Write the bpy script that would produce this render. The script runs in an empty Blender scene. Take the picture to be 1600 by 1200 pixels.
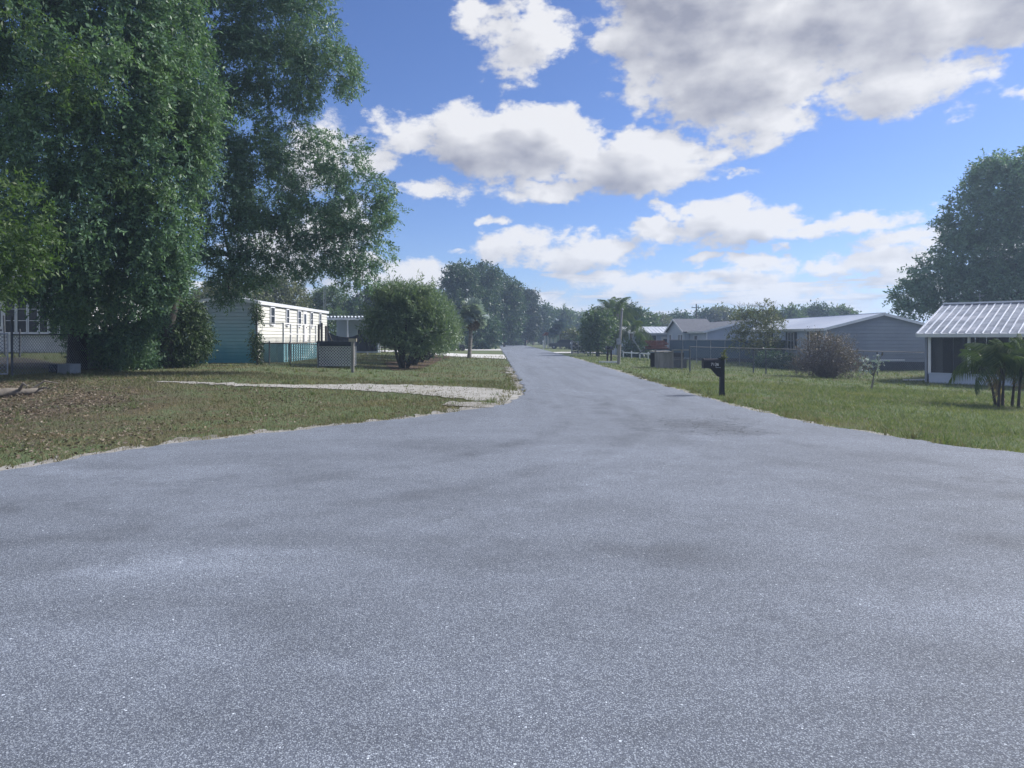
import bpy, math, random
import numpy as np
from mathutils import Vector, Matrix

sc = bpy.context.scene
C = sc.collection
R = math.radians
random.seed(7)
RNG = np.random.default_rng(11)

# ------------------------------------------------------------------ camera, sky, sun, exposure
FPX, HCAM, VPX, VPY = 1067.0, 1.7, 780.0, 527.0       # focal length in photo pixels, eye height, vanishing point of the road
cam_d = bpy.data.cameras.new('camera')
cam = bpy.data.objects.new('camera', cam_d); C.objects.link(cam)
cam.location = (0, 0, HCAM); cam.rotation_euler = (R(90), 0, 0)
cam_d.sensor_fit = 'HORIZONTAL'; cam_d.sensor_width = 36.0
cam_d.lens = 36.0 * FPX / 1600.0
cam_d.shift_x = (800 - VPX) / 1600.0
cam_d.shift_y = -(600 - VPY) / 1600.0
cam_d.clip_end = 6000
sc.camera = cam
sc.view_settings.view_transform = 'Standard'; sc.view_settings.look = 'None'
sc.view_settings.gamma = 1; sc.view_settings.use_curve_mapping = False
sc.view_settings.exposure = 0.78
sc.cycles.max_bounces = 6; sc.cycles.diffuse_bounces = 3; sc.cycles.transparent_max_bounces = 8
sc.cycles.volume_bounces = 1
sc.cycles.use_denoising = True

SUN_AZ, SUN_EL = R(68), R(38)
SUN_STRENGTH, SUN_ANGLE = 4.2, R(14)
SKY_STRENGTH = 0.058
HAZE_DENSITY = 0.0010

sd = bpy.data.lights.new('sun', 'SUN'); sd.energy = SUN_STRENGTH; sd.angle = SUN_ANGLE; sd.color = (1.0, 0.95, 0.88)
so = bpy.data.objects.new('sun', sd); C.objects.link(so)
sdir = Vector((math.sin(SUN_AZ) * math.cos(SUN_EL), math.cos(SUN_AZ) * math.cos(SUN_EL), math.sin(SUN_EL)))
so.rotation_euler = (-sdir).to_track_quat('-Z', 'Y').to_euler(); so.location = (60, 60, 60)

def azel(px, py):
    x, z = (px - VPX) / FPX, (VPY - py) / FPX
    return math.atan2(x, 1.0), math.atan2(z, math.hypot(x, 1.0))

class NG:
    """tiny node-graph helper"""
    def __init__(s, nt, dims='3D'): s.nt = nt; s.dims = dims
    def n(s, t, **kw):
        d = s.nt.nodes.new(t)
        for k, v in kw.items(): setattr(d, k, v)
        return d
    def put(s, sock, v):
        if v is None: return
        if hasattr(v, 'is_linked'): s.nt.links.new(v, sock)
        else: sock.default_value = v
    def m(s, op, a, b=None, c=None, clamp=False):
        d = s.n('ShaderNodeMath', operation=op, use_clamp=clamp)
        for i, v in enumerate((a, b, c)): s.put(d.inputs[i], v)
        return d.outputs[0]
    def v(s, op, a, b=None):
        d = s.n('ShaderNodeVectorMath', operation=op)
        s.put(d.inputs[0], a)
        if op == 'SCALE': s.put(d.inputs[3], b)
        else: s.put(d.inputs[1], b)
        return d.outputs['Value'] if op in ('LENGTH', 'DOT_PRODUCT', 'DISTANCE') else d.outputs[0]
    def ss(s, x, lo, hi, a=0.0, b=1.0):
        d = s.n('ShaderNodeMapRange', interpolation_type='SMOOTHSTEP')
        for i, v in enumerate((x, lo, hi, a, b)): s.put(d.inputs[i], v)
        return d.outputs[0]
    def lin(s, x, lo, hi, a=0.0, b=1.0):
        d = s.n('ShaderNodeMapRange')
        for i, v in enumerate((x, lo, hi, a, b)): s.put(d.inputs[i], v)
        return d.outputs[0]
    def mix(s, f, a, b, blend='MIX'):
        d = s.n('ShaderNodeMix', data_type='RGBA', blend_type=blend)
        s.put(d.inputs[0], f)
        for k, v in ((6, a), (7, b)):
            s.put(d.inputs[k], tuple(v) + (1,) if isinstance(v, (tuple, list)) and len(v) == 3 else v)
        return d.outputs[2]
    def noise(s, vec, scale, detail=4, rough=0.55, out=0, dist=0.0):
        d = s.n('ShaderNodeTexNoise', noise_dimensions=s.dims)
        s.put(d.inputs['Vector'], vec); d.inputs['Scale'].default_value = scale
        d.inputs['Detail'].default_value = detail; d.inputs['Roughness'].default_value = rough
        d.inputs['Distortion'].default_value = dist
        return d.outputs[out]

# ---- world: Nishita sky, and cumulus clouds laid out by azimuth and elevation
#        (px0, py0, px1, py1, weight): the extent of each cloud
CLOUDS = [(930, -160, 1300, 130, 1.1), (1010, 40, 1290, 190, .95), (1180, -90, 1600, 110, .95), (1300, 80, 1500, 185, .72),
          (1120, 120, 1270, 228, .72), (1535, 118, 1720, 145, .42), (1470, -170, 1900, 40, 1.05), (1430, 60, 1560, 168, .5), (950, 60, 1080, 175, .55),
          (745, 10, 860, 120, .46), (800, 0, 895, 100, .48), (700, 0, 755, 55, .36), (780, -60, 860, 40, .5),
          (665, 168, 800, 255, .70), (695, 172, 945, 278, 1.0), (870, 205, 1115, 302, .86), (775, 276, 965, 314, .62), (585, 175, 670, 232, .42),
          (540, 222, 625, 280, .50), (600, 286, 742, 314, .40), (440, 190, 560, 300, .5),
          (755, 358, 900, 420, .62), (860, 362, 1028, 412, .62), (770, 395, 950, 428, .45),
          (990, 345, 1070, 374, .50), (1050, 316, 1190, 386, .70), (1130, 316, 1262, 372, .66),
          (1245, 344, 1300, 360, .36), (1285, 326, 1470, 362, .62), (1350, 350, 1490, 398, .55), (1500, 330, 1720, 420, .7),
          (1085, 395, 1130, 415, .45), (1130, 393, 1270, 420, .50), (1270, 390, 1460, 436, .60), (1195, 376, 1240, 392, .34),
          (580, 405, 740, 466, .48), (695, 386, 735, 400, .30), (1015, 322, 1065, 340, .30), (765, 330, 805, 346, .28),
          (880, 432, 1150, 470, .2), (1100, 428, 1420, 476, .2), (720, 440, 960, 495, .2), (380, 330, 600, 470, .45),
          (1150, 266, 1190, 282, .30)]

def cloud_group(fine):
    g = bpy.data.node_groups.new('cloud_field', 'ShaderNodeTree')
    g.interface.new_socket('Dir', in_out='INPUT', socket_type='NodeSocketVector')
    g.interface.new_socket('Raw', in_out='OUTPUT', socket_type='NodeSocketFloat')
    q = NG(g, '2D')
    gi, go = q.n('NodeGroupInput'), q.n('NodeGroupOutput')
    sp = q.n('ShaderNodeSeparateXYZ'); g.links.new(gi.outputs[0], sp.inputs[0])
    az = q.m('ARCTAN2', sp.outputs[0], sp.outputs[1])
    el = q.m('ARCSINE', sp.outputs[2])
    cb = q.n('ShaderNodeCombineXYZ'); q.put(cb.inputs[0], az); q.put(cb.inputs[1], el)
    p = cb.outputs[0]
    ps = q.v('MULTIPLY', p, (1.0, 1.7, 1.0))
    w1 = q.v('SCALE', q.v('SUBTRACT', q.noise(ps, 9.0, 3, .5, 1), (.5, .5, .5)), 0.075)
    w2 = q.v('SCALE', q.v('SUBTRACT', q.noise(ps, 30.0, 5 if fine else 1, .62, 1), (.5, .5, .5)), 0.030)
    pw = q.v('ADD', p, q.v('MULTIPLY', q.v('ADD', w1, w2), (1.0, .62, 0.0)))
    acc = None
    for (x0, y0, x1, y1, w) in CLOUDS:
        a0, _ = azel(x0, (y0 + y1) / 2); a1, _ = azel(x1, (y0 + y1) / 2)
        _, e0 = azel((x0 + x1) / 2, y1); _, e1 = azel((x0 + x1) / 2, y0)
        ca, ce, wa, we = (a0 + a1) / 2, (e0 + e1) / 2, (a1 - a0) / 2 * 1.12, (e1 - e0) / 2 * 1.15
        d = q.v('MULTIPLY', q.v('SUBTRACT', pw, (ca, ce, 0)), (1 / wa, 1 / we, 0))
        r2 = q.v('DOT_PRODUCT', d, d)
        b = q.m('MULTIPLY_ADD', r2, -w, w)
        acc = b if acc is None else q.m('SMOOTH_MAX', acc, b, 0.12)
    # cumulus drift on round the rest of the sky in the same manner
    zz = q.m('ADD', sp.outputs[2], 0.16)
    cp = q.n('ShaderNodeCombineXYZ')
    q.put(cp.inputs[0], q.m('DIVIDE', sp.outputs[0], zz)); q.put(cp.inputs[1], q.m('DIVIDE', sp.outputs[1], zz))
    gn = q.m('MULTIPLY', q.m('SUBTRACT', q.noise(cp.outputs[0], 1.15, 5, .5), .50), 5.0)
    off = q.m('MAXIMUM', q.ss(q.m('ABSOLUTE', az), .70, .95), q.ss(el, .50, .66))
    gen = q.m('ADD', gn, q.m('MULTIPLY', q.m('SUBTRACT', off, 1.0), 4.0))
    acc = q.m('MAXIMUM', acc, gen)
    # flat streaky deck low over the horizon
    pb = q.v('MULTIPLY', p, (6.0, 58.0, 1.0))
    bn = q.m('MULTIPLY', q.m('SUBTRACT', q.noise(pb, 1.1, 6, .6), .445), 3.4)
    band = q.m('SUBTRACT', q.ss(el, .165, .060), 1.0)
    acc = q.m('MAXIMUM', acc, q.m('ADD', bn, q.m('MULTIPLY', band, 2.5)))
    f1 = q.m('SUBTRACT', q.noise(ps, 11.0, 9 if fine else 2, .6 if fine else .5), .5)
    f2 = q.m('SUBTRACT', q.noise(ps, 42.0, 5, .6), .5) if fine else 0.0
    out = q.m('ADD', q.m('ADD', acc, q.m('MULTIPLY', f1, 1.8 if fine else 1.0)), q.m('MULTIPLY', f2, .8))
    g.links.new(out, go.inputs[0])
    return g

world = bpy.data.worlds.new('World'); sc.world = world; world.use_nodes = True
world.cycles.sampling_method = 'MANUAL'; world.cycles.sample_map_resolution = 512
wt = world.node_tree
for nd in list(wt.nodes): wt.nodes.remove(nd)
q = NG(wt)
sky = q.n('ShaderNodeTexSky', sky_type='NISHITA', sun_disc=False, sun_elevation=SUN_EL, sun_rotation=SUN_AZ,
          altitude=0, air_density=1.0, dust_density=0.3, ozone_density=5.0)
tc = q.n('ShaderNodeTexCoord')
g1 = q.n('ShaderNodeGroup'); g1.node_tree = cloud_group(True); wt.links.new(tc.outputs['Generated'], g1.inputs[0])
g2 = q.n('ShaderNodeGroup'); g2.node_tree = cloud_group(False)
offv = Vector((0.030, 0.0, 0.026))
wt.links.new(q.v('NORMALIZE', q.v('ADD', tc.outputs['Generated'], tuple(offv))), g2.inputs[0])
raw, raw2 = g1.outputs[0], g2.outputs[0]
alpha = q.ss(raw, -0.16, 0.36)
thick = q.ss(q.m('ADD', q.m('MULTIPLY', raw, .3), q.m('MULTIPLY', raw2, .7)), 0.20, 1.35)
lit = q.m('MULTIPLY_ADD', q.m('SUBTRACT', raw, raw2), 0.55, 0.74)            # edge toward the sun is brighter
lit = q.m('SUBTRACT', lit, q.m('MULTIPLY', thick, 0.62))
lit = q.lin(lit, -0.02, 0.92)
CK = 0.582 / SKY_STRENGTH
ccol = q.mix(lit, tuple(c * CK for c in (0.33, 0.35, 0.44)), tuple(c * CK for c in (0.86, 0.865, 0.90)))
zs = q.n('ShaderNodeSeparateXYZ'); wt.links.new(tc.outputs['Generated'], zs.inputs[0])
skyc = q.mix(1.0, sky.outputs[0], (1.02, 1.07, 1.38), 'MULTIPLY')
elw = q.m('ARCSINE', zs.outputs[2])
low = q.m('MULTIPLY', q.ss(q.m('ABSOLUTE', elw), .09, .0), .40)
final = q.mix(low, q.mix(alpha, skyc, ccol), tuple(c * CK for c in (0.47, 0.55, 0.76)))
bg = q.n('ShaderNodeBackground'); q.put(bg.inputs[0], final); bg.inputs[1].default_value = SKY_STRENGTH
wo = q.n('ShaderNodeOutputWorld'); wt.links.new(bg.outputs[0], wo.inputs[0])

# ------------------------------------------------------------------ helpers
def sst(a, b, x):
    t = np.clip((x - a) / (b - a), 0, 1); return t * t * (3 - 2 * t)
def G(x, y):
    """height of the ground: the lots on the left lie a little above the road, those on the right a little below"""
    l = .35 * sst(-3, -11, x) * sst(12, 20, y) + .65 * sst(-15, -21, x) * sst(19, 36, y)
    return l - .5 * sst(5.8, 22, x) * sst(4, 12, y)
def X(px, d): return (px - VPX) / FPX * d
def Z(py, d): return HCAM + (VPY - py) / FPX * d
def W(px, py):
    """ground point seen at a photo pixel"""
    d = 40.0
    for _ in range(60):
        d = .5 * d + .5 * (HCAM - float(G(X(px, d), d))) * FPX / (py - VPY)
    return X(px, d), d

def tag(o, label=None, cat=None, group=None, kind=None):
    if label: o['label'] = label
    if cat: o['category'] = cat
    if group: o['group'] = group
    if kind: o['kind'] = kind
    return o
def thing(name, label, cat, loc=(0, 0, 0), rz=0, group=None):
    o = bpy.data.objects.new(name, None); C.objects.link(o); o.empty_display_size = .2
    o.location = loc; o.rotation_euler = (0, 0, rz)
    return tag(o, label, cat, group)
def link(name, me, parent=None, loc=None, rot=None):
    o = bpy.data.objects.new(name, me); C.objects.link(o)
    if parent: o.parent = parent
    if loc is not None: o.location = loc
    if rot is not None: o.rotation_euler = rot
    return o
def copy_tree(o, parent=None):
    c = o.copy(); C.objects.link(c)
    if parent: c.parent = parent
    for ch in list(o.children): copy_tree(ch, c)
    return c

class MB:
    def __init__(s): s.v, s.f, s.mi = [], [], []
    def add(s, vs, fs, mi=0):
        b = len(s.v); s.v += [tuple(p) for p in vs]; s.f += [tuple(i + b for i in f) for f in fs]; s.mi += [mi] * len(fs)
        return s
    def box(s, x0, x1, y0, y1, z0, z1, mi=0, M=None):
        vs = [Vector((x, y, z)) for z in (z0, z1) for y in (y0, y1) for x in (x0, x1)]
        if M is not None: vs = [M @ p for p in vs]
        return s.add(vs, [(0, 2, 3, 1), (4, 5, 7, 6), (0, 1, 5, 4), (2, 6, 7, 3), (0, 4, 6, 2), (1, 3, 7, 5)], mi)
    def bar(s, a, b, w, h=None, mi=0):
        a, b = Vector(a), Vector(b); h = h or w; d = b - a; L = d.length
        M = Matrix.Translation(a) @ d.to_track_quat('Y', 'Z').to_matrix().to_4x4()
        return s.box(-w / 2, w / 2, 0, L, -h / 2, h / 2, mi, M)
    def tube(s, pts, rad, n=6, mi=0, cap=True):
        pts = [Vector(p) for p in pts]; rad = rad if hasattr(rad, '__len__') else [rad] * len(pts)
        b = len(s.v); up = Vector((.31, .17, .94))
        for i, p in enumerate(pts):
            d = (pts[min(i + 1, len(pts) - 1)] - pts[max(i - 1, 0)]).normalized()
            u = d.cross(up)
            if u.length < .05: u = d.cross(Vector((1, 0, 0)))
            u.normalize(); w = d.cross(u)
            for k in range(n):
                a = 2 * math.pi * k / n
                s.v.append(tuple(p + (u * math.cos(a) + w * math.sin(a)) * rad[i]))
        for i in range(len(pts) - 1):
            for k in range(n):
                s.f.append((b + i * n + k, b + i * n + (k + 1) % n, b + (i + 1) * n + (k + 1) % n, b + (i + 1) * n + k)); s.mi.append(mi)
        if cap:
            s.f.append(tuple(b + k for k in range(n))[::-1]); s.mi.append(mi)
            s.f.append(tuple(b + (len(pts) - 1) * n + k for k in range(n))); s.mi.append(mi)
        return s
    def prism(s, poly, y0, y1, mi=0, M=None):
        """a polygon in x-z pushed out along y"""
        n = len(poly)
        vs = [Vector((x, y0, z)) for x, z in poly] + [Vector((x, y1, z)) for x, z in poly]
        if M is not None: vs = [M @ p for p in vs]
        return s.add(vs, [tuple(range(n)), tuple(range(2 * n - 1, n - 1, -1))] +
                     [(i, i + n, (i + 1) % n + n, (i + 1) % n) for i in range(n)], mi)
    def mesh(s, name, mats, smooth=False):
        me = bpy.data.meshes.new(name); me.from_pydata(s.v, [], s.f)
        for m in (mats if isinstance(mats, (list, tuple)) else [mats]): me.materials.append(m)
        if len(me.materials) > 1: me.polygons.foreach_set('material_index', s.mi)
        if smooth: me.polygons.foreach_set('use_smooth', [True] * len(me.polygons))
        me.update(); return me
    def build(s, name, mats, parent=None, loc=None, rot=None, smooth=False):
        return link(name, s.mesh(name, mats, smooth), parent, loc, rot)

def np_mesh(name, v, f, mat, k=4):
    """fast mesh from arrays: v (N,3), f (M,k)"""
    me = bpy.data.meshes.new(name); v = np.asarray(v, np.float32); f = np.asarray(f, np.int32)
    me.vertices.add(len(v)); me.vertices.foreach_set('co', v.ravel())
    me.loops.add(f.size); me.loops.foreach_set('vertex_index', f.ravel())
    me.polygons.add(len(f)); me.polygons.foreach_set('loop_start', np.arange(0, f.size, k, dtype=np.int32))
    me.materials.append(mat); me.update(calc_edges=True); return me

# ------------------------------------------------------------------ materials
def mat(name, c1, c2=None, scale=4.0, rough=.7, bump=0.0, bscale=None, spec=.3, metal=0.0, stretch=(1, 1, 1), detail=5, c3=None):
    """two (or three) close tones of the thing's own colour broken up by noise"""
    m = bpy.data.materials.new(name); m.use_nodes = True; q = NG(m.node_tree)
    b = m.node_tree.nodes['Principled BSDF']
    b.inputs['Roughness'].default_value = rough; b.inputs['Specular IOR Level'].default_value = spec; b.inputs['Metallic'].default_value = metal
    g = q.n('ShaderNodeNewGeometry'); p = q.v('MULTIPLY', g.outputs['Position'], stretch)
    c2 = c2 or tuple(min(1, c * .78) for c in c1)
    n1 = q.noise(p, scale, detail, .62)
    col = q.mix(q.ss(n1, .33, .68), c1, c2)
    if c3: col = q.mix(q.ss(q.noise(p, scale * .31, 4, .6), .52, .7), col, c3)
    q.put(b.inputs['Base Color'], col)
    if bump:
        bn = q.n('ShaderNodeBump'); bn.inputs['Strength'].default_value = bump; bn.inputs['Distance'].default_value = .02
        q.put(bn.inputs['Height'], q.noise(p, bscale or scale * 4, 4, .6)); q.put(b.inputs['Normal'], bn.outputs[0])
    return m

def leaf_mat(name, cols, trans=.35, rough=.5, spec=.35):
    """each leaf takes one of a range of greens; light comes through it"""
    m = bpy.data.materials.new(name); m.use_nodes = True; q = NG(m.node_tree); nt = m.node_tree
    b = nt.nodes['Principled BSDF']; b.inputs['Roughness'].default_value = rough; b.inputs['Specular IOR Level'].default_value = spec
    g = q.n('ShaderNodeNewGeometry'); r = g.outputs['Random Per Island']
    cr = q.n('ShaderNodeValToRGB'); q.put(cr.inputs[0], r)
    e = cr.color_ramp.elements
    for i, c in enumerate(cols):
        el = e[i] if i < 2 else e.new(.5)
        el.position = i / (len(cols) - 1); el.color = tuple(c) + (1,)
    big = q.noise(g.outputs['Position'], .55, 3, .6)                # whole sprays lean younger or older
    col = q.mix(q.ss(big, .50, .68, 0, .45), cr.outputs[0], tuple(min(1, c * k) for c, k in zip(cols[-1], (1.25, 1.15, .9))))
    q.put(b.inputs['Base Color'], col)
    t = q.n('ShaderNodeBsdfTranslucent'); q.put(t.inputs[0], q.mix(1.0, col, (1.1, 1.25, .55), 'MULTIPLY'))
    mx = q.n('ShaderNodeMixShader'); mx.inputs[0].default_value = trans
    nt.links.new(b.outputs[0], mx.inputs[1]); nt.links.new(t.outputs[0], mx.inputs[2])
    nt.links.new(mx.outputs[0], nt.nodes['Material Output'].inputs[0])
    return m

def glass_mat(name, tint):
    m = bpy.data.materials.new(name); m.use_nodes = True; b = m.node_tree.nodes['Principled BSDF']
    b.inputs['Base Color'].default_value = tuple(tint) + (1,); b.inputs['Roughness'].default_value = .12; b.inputs['Specular IOR Level'].default_value = .25
    return m

def screen_mat(name, col, see):
    """woven fabric: threads with open holes between, fine enough to show only as a veil"""
    m = bpy.data.materials.new(name); m.use_nodes = True; q = NG(m.node_tree); nt = m.node_tree
    b = nt.nodes['Principled BSDF']; b.inputs['Base Color'].default_value = tuple(col) + (1,); b.inputs['Roughness'].default_value = .8
    t = q.n('ShaderNodeBsdfTransparent'); mx = q.n('ShaderNodeMixShader'); mx.inputs[0].default_value = see
    nt.links.new(b.outputs[0], mx.inputs[1]); nt.links.new(t.outputs[0], mx.inputs[2]); nt.links.new(mx.outputs[0], nt.nodes['Material Output'].inputs[0])
    return m

M = {}
M['white'] = mat('white_paint', (.74, .75, .76), (.60, .61, .63), 1.3, .55)
M['trim'] = mat('white_trim', (.72, .74, .78), (.62, .65, .70), 2, .5)
M['galv'] = mat('galvanised_steel', (.34, .36, .40), (.24, .26, .30), 6, .45, metal=.6)
M['dark_galv'] = mat('weathered_steel', (.09, .10, .12), (.055, .065, .08), 6, .7)
M['wire'] = mat('fence_wire', (.22, .24, .28), (.15, .17, .20), 6, .5, metal=.4)
M['black'] = mat('black_plastic', (.012, .014, .022), (.02, .022, .03), 5, .45)
M['digits'] = mat('reflective_white_digits', (.75, .75, .75), (.68, .68, .68), 9, .5)
M['glass'] = glass_mat('window_glass', (.025, .03, .04))
M['glass_teal'] = glass_mat('teal_glass', (.02, .08, .10))
M['cream'] = mat('cream_vinyl_siding', (.64, .645, .60), (.58, .585, .545), .9, .55)
M['pale'] = mat('pale_grey_siding', (.45, .50, .53), (.38, .43, .47), .9, .6)
M['greyblue'] = mat('blue_grey_siding', (.27, .30, .36), (.23, .26, .32), .8, .6)
M['lightblue'] = mat('light_blue_siding', (.46, .52, .62), (.40, .46, .56), .8, .6)
M['roof_metal'] = mat('bluish_metal_roof', (.50, .54, .62), (.42, .47, .56), .5, .38, metal=.25)
M['roof_dark'] = mat('grey_shingle_roof', (.12, .13, .16), (.08, .09, .115), 6, .85, bump=.4)
M['roof_pale'] = mat('pale_metal_roof', (.62, .66, .72), (.52, .56, .63), .7, .4, metal=.2)
M['skirt'] = mat('dark_skirting', (.06, .07, .09), (.04, .045, .06), 2, .8)
M['screen'] = screen_mat('porch_screen', (.025, .028, .035), .55)
M['priv'] = screen_mat('privacy_mesh', (.07, .12, .18), .22)
M['wood_grey'] = mat('weathered_wood', (.27, .26, .245), (.17, .165, .155), 3, .85, bump=.3, stretch=(1, 1, .3))
M['wood_dark'] = mat('dark_stained_wood', (.05, .045, .045), (.03, .028, .03), 3, .8)
M['wood_red'] = mat('red_brown_lumber', (.20, .065, .045), (.12, .045, .035), 4, .8)
M['wood_pale'] = mat('pale_plywood', (.40, .36, .29), (.32, .29, .24), 3, .8)
M['bark'] = mat('oak_bark', (.075, .068, .06), (.035, .032, .03), 5, .95, bump=.8, stretch=(1, 1, .35))
M['bark_pale'] = mat('pale_bark', (.19, .17, .15), (.11, .10, .09), 5, .9, bump=.6)
M['palm_bark'] = mat('palm_trunk_bark', (.26, .24, .22), (.15, .14, .13), 3, .9, bump=.8, stretch=(.4, .4, 4))
M['concrete'] = mat('pale_concrete', (.56, .56, .55), (.46, .46, .45), .8, .85, bump=.15, bscale=30)
M['sand'] = mat('white_shell_sand', (.34, .335, .325), (.25, .245, .23), 1.8, .95, bump=.35, bscale=25, c3=(.25, .245, .21))
M['shoulder'] = mat('sandy_shoulder', (.30, .295, .285), (.20, .19, .175), 3.5, .95, bump=.6, bscale=30, c3=(.12, .115, .10))
M['ground_shade'] = mat('painted_ground_shade', (.045, .042, .042), (.028, .027, .028), 3, .95, bump=.5, bscale=25)
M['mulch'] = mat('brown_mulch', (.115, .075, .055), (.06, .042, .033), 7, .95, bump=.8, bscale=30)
M['tarp'] = mat('dark_tarpaulin', (.022, .028, .045), (.035, .042, .06), 2, .55)
M['crate'] = mat('grey_crate_plastic', (.30, .33, .37), (.24, .27, .31), 4, .6)
M['red'] = mat('red_vehicle_paint', (.38, .05, .04), (.30, .04, .035), 2, .35, spec=.5)
M['darkcar'] = mat('dark_vehicle_paint', (.03, .035, .05), (.025, .03, .04), 2, .3, spec=.5)
M['whitecar'] = mat('white_vehicle_paint', (.70, .72, .75), (.64, .66, .70), 2, .3, spec=.5)
M['tyre'] = mat('rubber_tyre', (.015, .015, .017), (.02, .02, .022), 6, .8)
M['oak'] = leaf_mat('oak_leaves', [(0.052, 0.096, 0.075), (0.079, 0.151, 0.102), (0.112, 0.205, 0.119), (0.145, 0.246, 0.131)], .30)
M['oak_far'] = leaf_mat('far_oak_leaves', [(0.084, 0.141, 0.12), (0.125, 0.205, 0.158), (0.168, 0.277, 0.188)], .28)  # leaf greens of the farther oaks, left and right
M['lime'] = leaf_mat('young_leaves', [(0.048, 0.092, 0.033), (0.068, 0.122, 0.039), (0.089, 0.146, 0.056)], .42)
M['vine'] = leaf_mat('glossy_vine_leaves', [(0.025, 0.047, 0.029), (0.043, 0.079, 0.04), (0.082, 0.134, 0.046)], .22)
M['oleander'] = leaf_mat('oleander_leaves', [(0.087, 0.131, 0.095), (0.127, 0.186, 0.122), (0.175, 0.24, 0.15)], .3)
M['tree_dark'] = leaf_mat('dark_evergreen_leaves', [(0.033, 0.067, 0.055), (0.053, 0.099, 0.074), (0.079, 0.134, 0.085)], .25)
M['tree_mid'] = leaf_mat('mid_green_leaves', [(0.062, 0.102, 0.065), (0.089, 0.143, 0.082), (0.12, 0.179, 0.089)], .3)
M['tree_olive'] = leaf_mat('olive_green_leaves', [(0.078, 0.098, 0.055), (0.111, 0.13, 0.065), (0.143, 0.156, 0.078)], .3)
M['tree_blue'] = leaf_mat('bluish_pine_needles', [(.03, .05, .05), (.045, .07, .065), (.06, .09, .08)], .25)
M['silver'] = leaf_mat('silver_palm_fans', [(0.22, 0.275, 0.315), (0.297, 0.363, 0.399), (0.374, 0.44, 0.473)], .2)
M['bluepalm'] = leaf_mat('blue_palm_fans', [(.08, .12, .19), (.11, .16, .24), (.14, .20, .28)], .2)
M['palm'] = leaf_mat('palm_leaflets', [(0.047, 0.081, 0.042), (0.074, 0.115, 0.05), (0.115, 0.155, 0.066)], .3)
M['deadfrond'] = leaf_mat('dry_palm_fronds', [(.16, .125, .10), (.24, .18, .13), (.30, .23, .16)], .25)
M['goldfrond'] = leaf_mat('yellowed_palm_fronds', [(.40, .24, .04), (.48, .30, .06), (.52, .36, .1)], .3)
M['russet'] = leaf_mat('russet_twigs_and_leaves', [(0.09, 0.077, 0.095), (0.133, 0.11, 0.121), (0.157, 0.14, 0.146)], .2)
M['grass'] = leaf_mat('grass_blades', [(0.084, 0.123, 0.06), (0.114, 0.158, 0.074), (0.146, 0.187, 0.096), (0.217, 0.218, 0.134)], .35, .6, .2)
M['grass_dry'] = leaf_mat('dry_grass_blades', [(0.08, 0.092, 0.05), (0.118, 0.118, 0.066), (0.165, 0.15, 0.095), (0.21, 0.185, 0.125)], .3, .65, .2)
M['litter'] = leaf_mat('fallen_oak_leaves', [(0.075, 0.055, 0.042), (0.12, 0.088, 0.066), (0.17, 0.132, 0.1), (0.23, 0.2, 0.165)], .12, .7, .2)

def ground_mat():
    m = bpy.data.materials.new('lawn_ground'); m.use_nodes = True; q = NG(m.node_tree)
    b = m.node_tree.nodes['Principled BSDF']; b.inputs['Roughness'].default_value = .95; b.inputs['Specular IOR Level'].default_value = .1
    p = q.n('ShaderNodeNewGeometry').outputs['Position']
    fine = q.noise(p, 14.0, 6, .7); mid = q.noise(p, 1.3, 5, .6); big = q.noise(p, .22, 4, .6)
    green = q.mix(q.ss(fine, .32, .66), (.076, .104, .054), (.132, .174, .088))
    dry = q.mix(q.ss(fine, .32, .66), (.085, .070, .045), (.165, .135, .085))
    f = q.ss(q.m('MULTIPLY_ADD', mid, .55, q.m('MULTIPLY', big, .45)), .46, .60)
    lawn = q.mix(q.m('MULTIPLY', f, .75), green, dry)
    # under the big oak on the left the lawn is worn to leaf mould and bare brown soil
    dist = q.v('DISTANCE', q.v('MULTIPLY', q.v('ADD', p, q.v('SCALE', q.v('SUBTRACT', q.noise(p, .35, 4, .6, 1), (.5, .5, .5)), 7.0)), (1, 1, 0)), (-13.5, 15.0, 0))
    mould = q.mix(q.ss(fine, .35, .62), (.066, .052, .042), (.135, .110, .086))
    col = q.mix(q.m('MULTIPLY', q.ss(dist, 8.0, 4.0), q.ss(mid, .36, .52, .35, .95)), lawn, mould)
    q.put(b.inputs['Base Color'], col)
    bn = q.n('ShaderNodeBump'); bn.inputs['Strength'].default_value = .9; bn.inputs['Distance'].default_value = .05
    q.put(bn.inputs['Height'], q.m('ADD', fine, q.m('MULTIPLY', q.noise(p, 60, 3, .6), .5))); q.put(b.inputs['Normal'], bn.outputs[0])
    return m

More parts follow.
